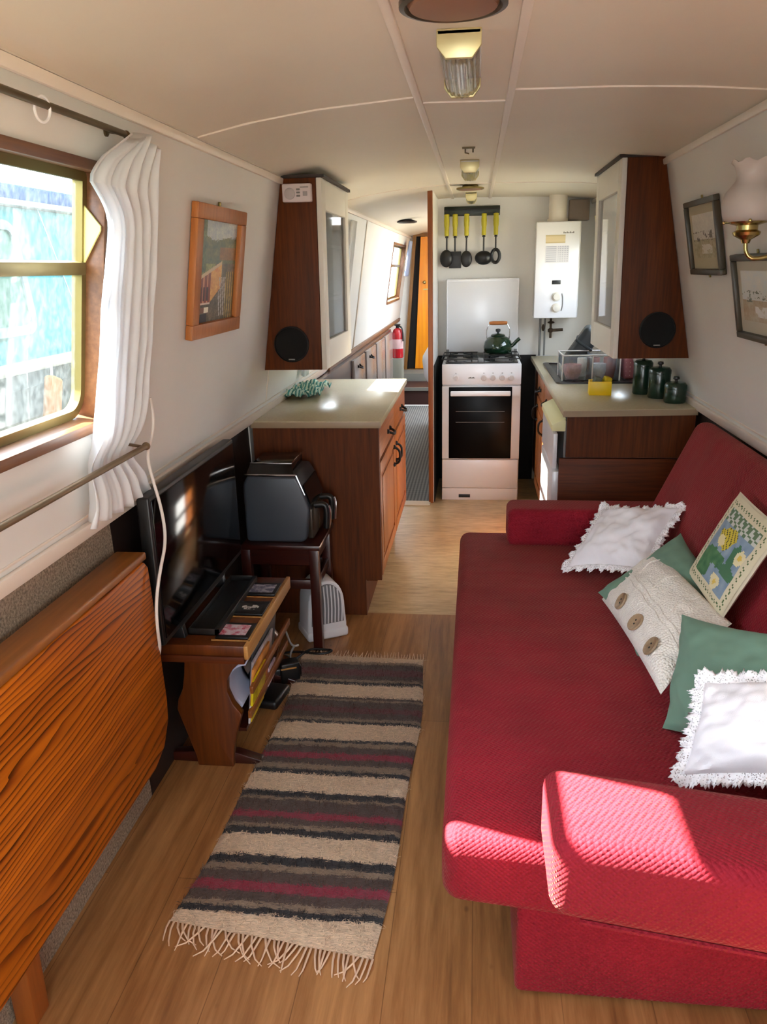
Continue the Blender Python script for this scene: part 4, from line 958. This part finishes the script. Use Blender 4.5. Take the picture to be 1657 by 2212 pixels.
# back: leaning slab
B = frame((.628, 2.19, .40), (0, -1, 0), (.40, 0, .916), (-.916, 0, .40))
mb = MB(B); mb.box((-.93, -.06, -.10), (.93, .575, .0), .045, 5); mb.build('backrest', M_red, sf)
mb = MB(); mb.box((.135, 3.0, .418), (.78, 3.17, .575), .028, 4); mb.build('arm', M_red, sf)
def armskew(p): return (p[0], p[1]-(p[0]-.15)*.15, p[2]+.008*math.sin((p[0])*9))
mb = MB(); mb.box((.138, 1.095, .415), (.80, 1.325, .577), .035, 5, fn=armskew); mb.build('arm', M_red, sf)
# piping
mb = MB(); mb.tube([(.19, 1.10, .425), (.45, 1.06, .425), (.78, 1.01, .425)], .005, 6); mb.build('seam_piping', M_red, sf)
# ------------------------------------------------------------------ cushions
def frame4(A, Bc, D, E):
    A, Bc, D, E = map(Vector, (A, Bc, D, E)); c = (A+Bc+D+E)/4; u = (Bc+E-A-D)/4; v = (D+E-A-Bc)/4
    n = u.cross(v).normalized(); return c, u, v, n
def pillow_fn(c, u, v, n, Th, pin=.10, wr=.010, seed=0, sag=0):
    def f(a, b, side):
        x = a*2-1; y = b*2-1
        k = 1-pin*(1-y*y)*abs(x); l = 1-pin*(1-x*x)*abs(y)
        hh = (max(0, 1-abs(x)**2.6)*max(0, 1-abs(y)**2.6))**.55
        w = wr*(nz(x*2.2, y*2.2, seed)+.6*nz(x*5, y*5, seed+3))*min(1, hh*2+.25)
        # creases running in from the corners
        r = abs(abs(x)-abs(y)); w += wr*.7*math.sin(r*16+seed)*(x*x*y*y)*hh
        return c+u*(x*k)+v*(y*l)+n*(side*Th*hh+w)
    return f
def pillow_mesh(mb, f, m=36):
    mb.grid(lambda a, b: f(a, b, 1), m, m); mb.grid(lambda a, b: f(1-a, b, -1), m, m)
    bmesh.ops.remove_doubles(mb.bm, verts=mb.bm.verts, dist=.0006)
def lace_mesh(mb, c, u, v, n, wd, pin, seed=0, per=14):
    P = []
    for s in range(4):
        for i in range(per*6):
            t = -1+2*i/(per*6)
            x, y = ((t, -1), (1, t), (-t, 1), (-1, -t))[s]
            P.append((x, y, s, i))
    L = u.length, v.length; uu, vv = u.normalized(), v.normalized(); m = len(P)
    def g(a, b):
        k = int(round(a*m)) % m; x, y, s, i = P[k]
        p = c+u*(x*(1-pin*(1-y*y)*abs(x)))+v*(y*(1-pin*(1-x*x)*abs(y)))
        ax, ay = abs(x)**10, abs(y)**10
        d = (uu*(math.copysign(ax, x))+vv*(math.copysign(ay, y)))
        if d.length > 0: d = d/max(1, d.length)*1.0 if d.length > 1.2 else d.normalized()
        sc = .62+.20*abs(math.sin(i/6*PI))+.30*random.Random(k*7+int(seed)).random()*(k % 2)
        ruf = .22*wd*math.sin(k*.55+seed)+.4*wd*nz(k*.07, b*2, seed)
        return p+d*(wd*b*sc)+n*(ruf*b)
    mb.grid(g, m, 4)
    bmesh.ops.remove_doubles(mb.bm, verts=mb.bm.verts, dist=.0004)
def cushion(name, label, cs, Th, mat, pin=.1, wr=.01, seed=0, lace=0):
    c, u, v, n = frame4(*cs); b = c-n*Th; o = thing(name, label, 'cushion', tuple(b), 'cushions on the sofa')
    f = pillow_fn(c, u, v, n, Th, pin, wr, seed)
    mb = MB(); pillow_mesh(mb, f); mb.build('cover', mat, o)
    if lace:
        mb = MB(); lace_mesh(mb, c, u*.985, v*.985, n, lace, pin, seed); mb.build('lace_edging', M_lace, o, solid=.0012)
    return o, c, u, v, n, f
cushion('white_lace_cushion', 'white cotton cushion with lace edging against the far arm of the sofa', ((.33, 2.72, .475), (.58, 2.50, .50), (.50, 2.90, .59), (.72, 2.78, .685)), .055, M_lacec, .12, .016, 2, .036)
cushion('green_cushion', 'sage green cushion mostly hidden behind the buttoned cream cushion', ((.375, 2.40, .462), (.50, 2.08, .44), (.71, 2.55, .665), (.72, 2.20, .56)), .05, M_green, .10, .007, 5)
o, c, u, v, n, f = cushion('buttoned_cushion', 'cream knitted cushion with three wooden buttons in the middle of the sofa', ((.405, 2.385, .475), (.475, 1.79, .47), (.635, 2.60, .56), (.655, 1.91, .62)), .065, M_knit, .05, .008, 9)
for a in (.34, .58, .82):
    p = f(a, .17, 1); q_ = f(a, .17+.02, 1); r_ = f(a+.02, .17, 1); nn = (r_-p).cross(q_-p).normalized()
    mb = MB(); mb.lathe([(0, .0), (.026, 0), (.028, .003), (.026, .007), (.018, .006), (.016, .0045), (0, .0045)], p+nn*.001, nn, 24); bt = mb.build('button', M_button, o)
    mb = MB(); e1 = (q_-p).normalized()
    for s in (-1, 1): mb.sph(p+nn*.005+e1*(.006*s), .003, 8)
    mb.build('button_stitch', M_black, bt)
mb = MB()
for k in (.40, .47):
    mb.tube([f(a/24, k+.01*math.sin(a*1.3), 1)+n*.001 for a in range(1, 24)], .003, 6)
for k in (.25, .5, .75):
    mb.tube([f(k+.01*math.sin(b), b/16, 1)+n*.001 for b in range(9, 16)], .003, 6)
mb.build('knitted_ribs', M_knit, o)
# needlepoint cushion against the back
c, u, v, n = frame4((.651, 2.30, .597), (.648, 1.972, .592), (.766, 2.29, .86), (.766, 1.93, .86)); Th = .03
o = thing('needlepoint_cushion', 'needlepoint cushion of a yellow frog among lilies propped on the sofa back', 'cushion', tuple(c-n*Th), 'cushions on the sofa')
f = pillow_fn(c, u, v, n, Th, .02, .003, 4)
mb = MB(); mb.grid(lambda a, b: f(1-a, b, -.8), 30, 30); mb.grid(lambda a, b: f(a, b, .6), 30, 30); bmesh.ops.remove_doubles(mb.bm, verts=mb.bm.verts, dist=.0006); mb.build('cover', plain('cream canvas', (206, 196, 172), .9), o)
def frog(x, y):
    cream, dg = (212, 202, 172), (84, 104, 66)
    e = min(x, 1-x, y, 1-y)
    if e < .05: return cream
    if e < .085: return dg if (int(x*46)+int(y*46)) % 3 == 0 else cream
    if e < .12: return cream
    n_ = nz(x*12, y*12, 3)
    c_ = mixc((120, 142, 164), (142, 160, 176), .5+n_)
    if y > .74: c_ = (96, 120, 90) if (int(x*40)+int(y*34)*2) % 5 < 2+2*(y > .82) else (196, 198, 190)
    def el(cx, cy, a, b): return ((x-cx)/a)**2+((y-cy)/b)**2+.5*n_ < 1
    if el(.22, .24, .20, .14) or el(.38, .38, .24, .08): c_ = mixc((58, 104, 70), (88, 134, 88), .5+n_)
    if el(.72, .36, .18, .06) or el(.70, .50, .07, .16): c_ = (70, 116, 84)
    if el(.40, .60, .17, .11) or el(.50, .67, .10, .07): c_ = (206, 186, 60) if (int(x*60)+int(y*50)) % 4 else (84, 78, 40)
    if el(.33, .55, .08, .06): c_ = (226, 212, 160)
    for cx, cy in ((.62, .20), (.80, .56)):
        if el(cx, cy, .10, .075): c_ = (226, 214, 170)
        if el(cx, cy, .035, .03): c_ = (222, 190, 90)
    return c_
mb = MB(); mb.grid(lambda a, b: f(.02+.96*a, .02+.96*b, .6)+n*.0016, 56, 56); ob = mb.build('needlepoint_panel', art('needlepoint stitches', .95), o)
at = ob.data.color_attributes.new('Col', 'FLOAT_COLOR', 'CORNER'); k = 0
for i in range(56):
    for j in range(56):
        cc = (*lin(frog((i+.5)/56, (j+.5)/56)), 1)
        for li in ob.data.polygons[k].loop_indices: at.data[li].color = cc
        k += 1
cushion('green_cushion', 'sage green cushion near the frame edge behind the near white lace cushion', ((.465, 1.70, .462), (.64, 1.36, .51), (.53, 1.925, .60), (.73, 1.56, .78)), .055, M_green, .09, .010, 12)
cushion('white_lace_cushion', 'white cotton cushion with lace edging beside the near arm of the sofa', ((.437, 1.458, .492), (.69, 1.34, .548), (.507, 1.592, .602), (.742, 1.43, .757)), .05, M_lacec, .08, .016, 21, .034)
# ------------------------------------------------------------------ right wall: pictures and lamp
def sketch(seed, sky, land, ink):
    def f(u, v):
        n_ = nz(u*7, v*7, seed)*.55+nz(u*20, v*18, seed)*.4+nz(u*45, v*40, seed)*.2
        c = mixc(sky, (226, 222, 208), .5+n_*.7) if v > .42 else mixc(land, (196, 188, 160), .5+n_)
        if .38 < v < .62 and n_ > .12: c = mixc(ink, c, .25)
        if .10 < v < .30 and .35 < u < .8 and n_ < .12: c = (216, 214, 204)
        return c
    return f
def frame_pic(label, yc, w, z0, z1, sk, matc, shadow):
    p = thing('framed_print', label, 'picture', tuple(RW @ Vector((-yc, sr(z0), .012))))
    h = (z1-z0)*1.0198; P = RW @ T(-yc, sr((z0+z1)/2), 0); fw_ = .020
    mb = MB(P)
    for lo, hi in (((-w/2, h/2-fw_, .002), (w/2, h/2, .024)), ((-w/2, -h/2, .002), (w/2, -h/2+fw_, .024)), ((-w/2, -h/2+fw_, .002), (-w/2+fw_, h/2-fw_, .024)), ((w/2-fw_, -h/2+fw_, .002), (w/2, h/2-fw_, .024))): mb.box(lo, hi, .003)
    mb.build('frame', plain('grey brown frame', (64, 57, 42), .4) if 'grey brown frame' not in bpy.data.materials else bpy.data.materials['grey brown frame'], p)
    mb = MB(P); mb.box((-w/2+fw_-.003, -h/2+fw_-.003, .004), (w/2-fw_+.003, h/2-fw_+.003, .009)); mb.build('mount', plain('mount card', matc, .8), p)
    picture('print', P @ T(0, .004, .0105), w-2*fw_-.07, h-2*fw_-.07, 64, 52, sk, M_artgloss, p)
    mb = MB(P); mb.box((-.005, h/2-.002, .002), (.005, h/2+.012, .008), .002); mb.box((-.005, -h/2-.012, .002), (.005, -h/2+.002, .008), .002); mb.build('hanging_tab', M_brassdull, p)
frame_pic('small framed sketch of figures on the right wall, next to the wall cupboard', 3.105, .40, 1.456, 1.716, sketch(3, (200, 196, 186), (150, 140, 96), (70, 62, 46)), (186, 176, 148), 0)
frame_pic('framed landscape print with a tree under the brass wall lamp', 2.57, .44, 1.26, 1.521, sketch(11, (208, 216, 218), (176, 150, 116), (74, 88, 66)), (196, 190, 172), 0)
# lamp: world coordinates just off the wall
lp = thing('wall_lamp', 'brass wall lamp with a white bowl glass shade on the right wall', 'lamp', (.80, 2.42, 1.52))
ax, ay = .742, 2.40
mb = MB(); prof = [(.044, 1.600), (.060, 1.606), (.070, 1.622), (.072, 1.648), (.066, 1.676), (.050, 1.696), (.042, 1.708), (.041, 1.724), (.048, 1.744), (.057, 1.756)]
mb.lathe([(r_, z) for r_, z in prof]+[(r_-.003, z) for r_, z in prof[::-1]], (ax, ay, 0), n=36, fn=lambda p: (p[0], p[1], p[2]+(.005*math.sin(8*math.atan2(p[1]-ay, p[0]-ax)) if p[2] > 1.748 else 0)))
mb.build('glass_shade', M_opal, lp)
mb = MB(); mb.lathe([(0, 1.545), (.010, 1.545), (.014, 1.555), (.034, 1.566), (.037, 1.574), (.028, 1.580), (.028, 1.592), (.046, 1.597), (.050, 1.603), (.0, 1.603)], (ax, ay, 0), n=28); mb.build('gallery', M_brass, lp)
for a in range(3):
    t_ = a*2*PI/3+2.4; mb = MB(); mb.tube([(ax+.045*math.cos(t_), ay+.045*math.sin(t_), 1.602), (ax+.066*math.cos(t_), ay+.066*math.sin(t_), 1.602)], .003, 6); mb.sph((ax+.068*math.cos(t_), ay+.068*math.sin(t_), 1.602), .005, 8); mb.build('thumb_screw', M_brass, lp)
wx = wrx(1.54)
mb = MB(); mb.tube([(ax, ay, 1.548), (ax+.002, ay, 1.525), (ax+.012, ay-.002, 1.508), (ax+.03, ay-.004, 1.502), (wx-.008, ay-.01, 1.515)], .006, 10, smooth=3); mb.build('arm', M_brass, lp)
mb = MB(RW); mb.lathe([(.035, 0), (.036, .006), (.02, .014), (0, .016)], (-(ay-.01), sr(1.52), 0), (0, 0, 1), 24); mb.build('wall_plate', M_brass, lp)

# ------------------------------------------------------------------ ceiling fittings
def vent(x, y, r_, label, m):
    z = ceil_z(x); v_ = thing('ceiling_vent', label, 'vent', (x, y, z-.03))
    mb = MB(); mb.lathe([(r_*.55, 0), (r_*.6, -.012), (r_, -.016), (r_, -.024), (r_*.9, -.026), (r_*.86, -.02), (r_*.5, -.018)], (x, y, z), n=40); mb.build('rim', m, v_)
    mb = MB(); mb.lathe([(0, -.030), (r_*.8, -.026), (r_*.84, -.020), (0, -.018)], (x, y, z), n=40); mb.build('cover', plain('coppery vent cover', (140, 96, 70), .45, metal=.3) if r_ > .07 else M_brassdull, v_)
vent(-.045, 1.515, .092, 'large round bronze-rimmed ceiling vent at the top of the view', plain('bronze vent rim', (74, 62, 50), .35, metal=.6))
vent(-.042, 4.80, .078, 'round brass ceiling vent over the galley passage', M_brassdull)
def striplight(x, y0, y1, w, label):
    z = ceil_z(x); s_ = thing('ceiling_light', label, 'light', (x, (y0+y1)/2, z-.055))
    mb = MB(); mb.box((x-w/2, y0, z-.012), (x+w/2, y1, z-.001), .003); mb.build('base_plate', M_white, s_)
    for a, b in ((y0, y0+.012), (y1-.012, y1)):
        mb = MB(); mb.prism([(x-w/2, a, z), (x+w/2, a, z), (x+w/2, a, z-.03), (x+w*.3, a, z-.052), (x-w*.3, a, z-.052), (x-w/2, a, z-.03)], (0, b-a, 0), .002); mb.build('end_plate', plain('brushed brass plate', (212, 200, 150), .4, metal=.6) if 'brushed brass plate' not in bpy.data.materials else bpy.data.materials['brushed brass plate'], s_)
    def g(a, b):
        t_ = PI*b; return (x-math.cos(t_)*w*.46, y0+.012+(y1-y0-.024)*a, z-.010-.042*math.sin(t_)**.7+.0015*math.sin(b*60))
    mb = MB(); mb.grid(g, 8, 60); mb.build('glass_cover', M_lamp, s_, solid=.002)
    mb = MB(); mb.tube([(x, y0+.02, z-.026), (x, y1-.02, z-.026)], .011, 12); mb.build('tube', plain('unlit fluorescent tube', (214, 208, 196), .5) if 'unlit fluorescent tube' not in bpy.data.materials else bpy.data.materials['unlit fluorescent tube'], s_)
striplight(-.040, 1.73, 2.12, .088, 'glass-covered brass ceiling light nearest the camera')
striplight(-.036, 3.70, 4.05, .083, 'small brass ceiling light in the galley beyond the batten')
striplight(-.040, 5.25, 5.50, .07, 'far brass ceiling light over the cooker')
mb = MB(); z = ceil_z(-.037); mb.box((-.062, 3.32, z-.006), (-.012, 3.335, z)); mb.tube([(-.05, 3.327, z-.004), (-.05, 3.325, z-.02), (-.035, 3.325, z-.024)], .003, 6); mb.tube([(-.02, 3.327, z-.004), (-.02, 3.325, z-.02)], .003, 6)
tag(mb.build('ceiling_hook', M_rod), 'small bronze double hook on the ceiling panel', 'hook')
mb = MB(); z = ceil_z(-.6); mb.lathe([(.04, 0), (.085, -.014), (.088, -.024), (.07, -.03), (0, -.03)], (-.605, 7.2, z-.002), n=32); tag(mb.build('corridor_vent', plain('dark bronze', (40, 30, 26), .5)), 'dark oval ceiling vent over the passage beyond the galley', 'vent')

# ------------------------------------------------------------------ passage
cu = thing('passage_cupboard', 'row of dark cupboards with glossy doors coloured by grey reflected light down the left of the passage', 'cupboard', (-.92, 7.0, 0))
mb = MB(); mb.box((-.942, 4.56, 0), (-.90, 8.5, .88)); mb.build('carcass', M_mahog, cu)
m_gd = plain('glossy door with grey reflection', (136, 122, 116), .25, var=.08, vscale=5)  # grey is light reflected on the glossy wood, put into the colour
for i, (a, b) in enumerate(((5.72, 6.30), (6.40, 7.02), (7.10, 7.72), (7.80, 8.45))):
    mb = MB(); mb.box((-.902, a, .10), (-.880, b, .86), .004); d = mb.build('door', m_gd, cu)
    if i < 2: handle(0, -.878, a+.22, .80, 1, False, d)
fe = thing('fire_extinguisher', 'red fire extinguisher on the passage wall beside the orange door', 'fire extinguisher', (-.80, 8.75, .55))
mb = MB(); mb.lathe([(0, .56), (.055, .56), (.06, .575), (.06, .82), (.045, .86), (.018, .88), (0, .88)], (-.85, 8.70, 0), n=24); mb.build('cylinder', M_redmet, fe)
mb = MB(); mb.cyl((-.85, 8.70, .88), (-.85, 8.70, .91), .018); mb.box((-.88, 8.66, .905), (-.82, 8.74, .92), .004); mb.tube([(-.83, 8.68, .90), (-.79, 8.66, .88), (-.785, 8.65, .74)], .009, 8, smooth=2); mb.build('valve_head', M_black, fe)
mb = MB(); mb.lathe([(.0612, .66), (.0614, .661), (.0614, .76), (.0612, .761)], (-.85, 8.70, 0), n=24); mb.build('label_band', plain('pale label', (206, 170, 170), .5), fe)
mb = MB(); mb.box((-.94, 8.64, .0), (-.80, 8.88, .56), .01); tag(mb.build('passage_box', plain('grey carpeted box', (126, 124, 112), 1)), 'grey carpeted box under the fire extinguisher', 'box')
# curtain and things at the far window
mb = MB(); hang(mb, LW, 9.25, 9.55, 1.42, 1.80, sl, 3, .02, .06, 8); tag(mb.build('curtain', plain('blue grey curtain', (140, 146, 170), .9), solid=.003), 'blue grey curtain at the far passage window', 'curtain')
# berth with white bedding behind the partition
bd = thing('berth', 'berth with white bedding glimpsed behind the wooden post', 'bed', (.2, 6.4, 0))
mb = MB(); mb.box((-.33, 5.95, 0), (.92, 7.8, .52), .01); mb.build('bunk_base', M_mahog, bd)
mb = MB(); mb.box((-.345, 5.97, .52), (.9, 7.78, .66), .05, 4); mb.build('mattress', M_lacec, bd)
mb = MB(T(-.18, 6.05, .62))
mb.box((-.22, -.06, 0), (.5, .35, .30), .10, 5, fn=lambda p: (p[0]-.04*p[2]+.02*nz(p[0]*8, p[1]*8, p[2]*8), p[1], p[2]+.02*nz(p[0]*7, p[1]*5, 2))); mb.build('pillow', M_lacec, bd)
# ------------------------------------------------------------------ striped rug
def m_rug():
    q = N('striped hairy wool')
    c = q.n('ShaderNodeTexCoord'); sp_ = q.n('ShaderNodeSeparateXYZ'); q.l(c.outputs['Object'], sp_.inputs[0])
    n1 = q.noise(q.co((8, 40, 8)), 5, 5, .7); n2 = q.noise(q.co((1, 1, 1)), 3, 3, .5)
    y = q.math('ADD', sp_.outputs[1], q.math('MULTIPLY', q.math('SUBTRACT', n1, .5), .050))
    y = q.math('ADD', y, q.math('MULTIPLY', q.math('SUBTRACT', n2, .5), .022))
    y = q.math('DIVIDE', q.math('ADD', y, .70), 1.40)
    C, K, G, B, R, D = lin((228, 200, 168)), lin((36, 34, 38)), lin((150, 128, 106)), lin((84, 66, 58)), lin((150, 44, 66)), lin((104, 52, 54))
    ed = [1.396, 1.465, 1.491, 1.507, 1.54, 1.573, 1.608, 1.632, 1.663, 1.747, 1.774, 1.788, 1.816, 1.845, 1.897, 1.913, 1.936, 2.023, 2.049, 2.072, 2.108, 2.136, 2.174, 2.193, 2.213, 2.311, 2.327, 2.343, 2.382, 2.416, 2.456, 2.468, 2.486, 2.573, 2.592, 2.611, 2.644, 2.692, 2.733, 2.755]
    cs = [C, K, G, B, R, B, G, K, C, K, G, B, R, B, G, K, C, K, G, B, R, B, G, K, C, K, G, B, D, B, G, B, C, K, G, B, D, B, G, C]
    y0 = 1.41; stops = [((e-y0)/1.40, k) for e, k in zip(ed, cs)]
    A = q.ramp(y, [(max(0, p), k) for p, k in stops[:20]], 'CONSTANT'); Bq = q.ramp(y, [(max(0, p), k) for p, k in stops[20:]], 'CONSTANT')
    col = q.mix(q.math('GREATER_THAN', y, stops[20][0]), A, Bq)
    fz = q.noise(q.co((60, 420, 60)), 1.0, 4, .7)
    col = q.mix(1.0, col, q.ramp(fz, [(.3, (.55, .55, .55)), (.7, (1.25, 1.25, 1.25))]), 'MULTIPLY')
    q.l(col, q.b.inputs['Base Color']); q.s('Roughness', 1); q.s('Specular IOR Level', .05); q.s('Sheen Weight', .3)
    q.bump(fz, .8, .004); return q.m
RU = frame((-.440, 2.11, .0), (.9998, -.02, 0), (.02, .9998, 0), (0, 0, 1))
rg = thing('striped_rug', 'long striped wool rug in cream, brown and crimson on the laminate floor', 'rug', (-.440, 2.11, 0))
def rugp(a, b):
    x = (a-.5)*.505; y = (b-.5)*1.40
    y -= .055*(.5-b)*(a-.5)*2*(b < .5)
    x += .034*math.sin(PI*min(1, max(0, b)))*(1-.35*a)+.006*math.sin(b*11)-.012
    e = min(a, 1-a, b, 1-b)
    return RU @ Vector((x, y, .004+.008*min(1, e*30)+.0025*nz(a*20, b*50, 1)+.004*max(0, nz(a*3, b*5, 4))))
mb = MB(); mb.grid(rugp, 60, 150); mb.build('pile', m_rug(), rg)
mb = MB(); far = MB(); random.seed(3)
for i in range(46):
    a = i/45; p = rugp(a, 0); l_ = .05+.03*random.random(); dx = random.uniform(-.03, .03)
    mb.tube([p, p+Vector((dx*.3, -l_*.4, .004)), p+Vector((dx, -l_*.8, -.001)), p+Vector((dx*1.8, -l_, -.002))], [.003, .0025, .002, .0012], 5)
    mb2_pts = None; p = rugp(a, 1); l_ = .025+.02*random.random(); far.tube([p, p+Vector((dx*.3, l_, .006))], [.002, .001], 5)
mb.build('fringe', plain('cream fringe yarn', (222, 190, 160), .95), rg); far.build('fringe', bpy.data.materials['cream fringe yarn'], rg)
# woolly nap standing off the weave
t_ = bmesh.new(); random.seed(5)
for i in range(9000):
    a, b = random.random(), random.random()
    p = rugp(a, b)+Vector((0, 0, .0005)); an = random.gauss(PI/2 if random.random() < .5 else -PI/2, .7); l_ = random.uniform(.010, .028)
    d = Vector((math.cos(an), math.sin(an), 0)); s_ = d.cross(Vector((0, 0, 1)))*.0009
    q1 = p+d*l_*.55+Vector((0, 0, .006)); q2 = p+d*l_+Vector((0, 0, .005+.004*random.random()))
    vs = [t_.verts.new(x) for x in (p-s_, p+s_, q1+s_*.8, q1-s_*.8, q2)]
    t_.faces.new((vs[0], vs[1], vs[2], vs[3])); t_.faces.new((vs[3], vs[2], vs[4]))
mb = MB(); mb._merge(t_); o_ = mb.build('woolly_nap', bpy.data.materials['striped hairy wool'], rg, smooth=False); o_['kind'] = 'stuff'

# ------------------------------------------------------------------ outside: the next boat, water and bank
m_turq = plain('turquoise boat paint', (44, 100, 102), .6, spec=.05, var=.1, vscale=1.5)
m_hull = plain('weathered hull', (30, 36, 35), .8, spec=.05, var=.5, vscale=9)
nb = thing('moored_boat', 'turquoise narrowboat moored alongside, seen through the left window', 'boat', (-3.3, 3.5, .1))
mb = MB(); mb.prism([(-2.42, -3, 1.03), (-2.50, -3, 1.86), (-3.3, -3, 1.93), (-4.1, -3, 1.86), (-4.2, -3, 1.03)], (0, 14, 0)); mb.build('cabin', m_turq, nb)
mb = MB(); mb.prism([(-2.36, -4, 1.045), (-2.30, -4, .95), (-2.42, -4, .1), (-4.25, -4, .1), (-4.3, -4, 1.03)], (0, 16, 0)); mb.build('hull', m_hull, nb)
mb = MB(); mb.box((-2.44, -4, 1.025), (-2.29, 12, 1.065), .01); mb.build('gunwale', plain('cream gunwale', (116, 112, 100), .7, spec=.05), nb)
mb = MB(); mb.box((-2.55, -3, 1.865), (-2.44, 11, 1.895), .005); mb.build('handrail', plain('white handrail', (122, 121, 120), .7, spec=.05), nb)
mb = MB(); mb.box((-2.62, -3, 1.895), (-2.50, 11, 1.985), .02); mb.build('roof_cover', plain('blue roof cover', (28, 50, 84), .9, spec=.02, var=.3, vscale=22), nb)
NB = frame((-2.41, 0, 1.03), (0, 1, 0), (-.0959, 0, .9954), (.9954, 0, .0959))
for y0, y1 in ((2.9, 4.21), (5.6, 6.6)):
    mb = MB(NB); rring(mb, y0, y1, .17, .76, .05, .10, -.01, .02); wn = mb.build('window_frame', plain('pale alloy frame', (86, 100, 98), .7, spec=.05) if y0 < 3 else bpy.data.materials['pale alloy frame'], nb)
    mb = MB(NB); mb.box((y0+.03, .20, 0), (y1-.03, .73, .008)); mb.build('window_glass', plain('greenish dark glass', (48, 76, 64), .4, spec=.12, var=.25, vscale=4) if y0 < 3 else bpy.data.materials['greenish dark glass'], wn)
    mb = MB(NB); mb.box((y0+.03, .52, 0), (y1-.03, .55, .02)); mb.build('window_bar', bpy.data.materials['pale alloy frame'], wn)
mb = MB(NB); mb.prism([(4.50, .84, .001), (4.512, .84, .001), (4.80, .0, .001), (4.788, .0, .001)], (0, 0, .004)); mb.build('coach_line', plain('dark coach line', (70, 100, 110), .5), nb)
fd = thing('rope_fender', 'pale orange fender hanging on the hull of the turquoise boat', 'fender', (-2.26, 3.9, .72))
mb = MB(T(-2.255, 3.92, .74) @ RX(-20)); mb.box((-.03, -.055, 0), (.03, .055, .26), .02, 3); mb.build('pad', plain('pale orange rubber', (122, 80, 40), .8, spec=.05), fd)
mb = MB(); mb.tube([(-2.255, 3.99, .98), (-2.27, 4.03, 1.06)], .007, 6); mb.tube([(-2.255, 3.92, .75), (-2.26, 3.89, .60)], .006, 6); mb.build('line', M_cable, fd)
def m_water():
    q = N('canal water'); q.s('Base Color', (*lin((70, 84, 70)), 1)); q.s('Roughness', .08); q.bump(q.noise(q.co(), 4, 3), .25, .03); return q.m
mb = MB(); mb.box((-40, -30, -.2), (-1.12, 40, .12)); struct(mb.build('ground_water', m_water(), smooth=False))
mb = MB(); mb.box((1.15, -30, -.2), (40, 40, .35)); struct(mb.build('ground_bank', plain('pale bank reflector', (196, 184, 156), 1, var=.15, vscale=3), smooth=False))  # unseen bank, made pale to bounce sunlight up to the ceiling
# ------------------------------------------------------------------ camera, light, render look
cam = bpy.data.cameras.new('camera'); co = bpy.data.objects.new('camera', cam); COL.objects.link(co)
cam.sensor_fit = 'HORIZONTAL'; cam.sensor_width = 36; cam.lens = 36*1690/1657; cam.clip_start = .02
r = Vector((0.9933573018615018, 0.11298298551014488, -0.02182007845200203))
dn = Vector((0.0128696198126911, -0.2975159021797936, -0.9546301172894245))
fw = Vector((-0.11434878103554022, 0.9480079814723914, -0.2969936419190286))
co.matrix_world = frame((0, 0, 1.5), r, -dn, -fw)
S.camera = co
sun = bpy.data.lights.new('sun', 'SUN'); sun.energy = SUN_E; sun.angle = math.radians(.6); sun.color = (1, .955, .87)
so = bpy.data.objects.new('sun', sun); COL.objects.link(so)
so.rotation_euler = Vector((1, -.41, -.90)).to_track_quat('-Z', 'Y').to_euler(); so.location = (-6, 2, 6)
W = bpy.data.worlds.new('sky'); S.world = W; W.use_nodes = True
nt = W.node_tree; bg = nt.nodes['Background']
tc = nt.nodes.new('ShaderNodeTexCoord'); sp = nt.nodes.new('ShaderNodeSeparateXYZ'); rp = nt.nodes.new('ShaderNodeValToRGB')
nt.links.new(tc.outputs['Generated'], sp.inputs[0]); nt.links.new(sp.outputs[2], rp.inputs[0]); nt.links.new(rp.outputs[0], bg.inputs[0])
e = rp.color_ramp.elements; e[0].position = 0; e[0].color = (.86, .92, .98, 1); e[1].position = .6; e[1].color = (.72, .84, 1, 1)
bg.inputs[1].default_value = SKY_E
S.view_settings.view_transform = 'Standard'; S.view_settings.look = 'None'; S.view_settings.gamma = 1
S.view_settings.exposure = EXPO; S.view_settings.use_curve_mapping = False
S.cycles.max_bounces = 14; S.cycles.diffuse_bounces = 8; S.cycles.transparent_max_bounces = 16; S.cycles.glossy_bounces = 4
S.cycles.caustics_reflective = False; S.cycles.caustics_refractive = False
S.cycles.sample_clamp_indirect = 6
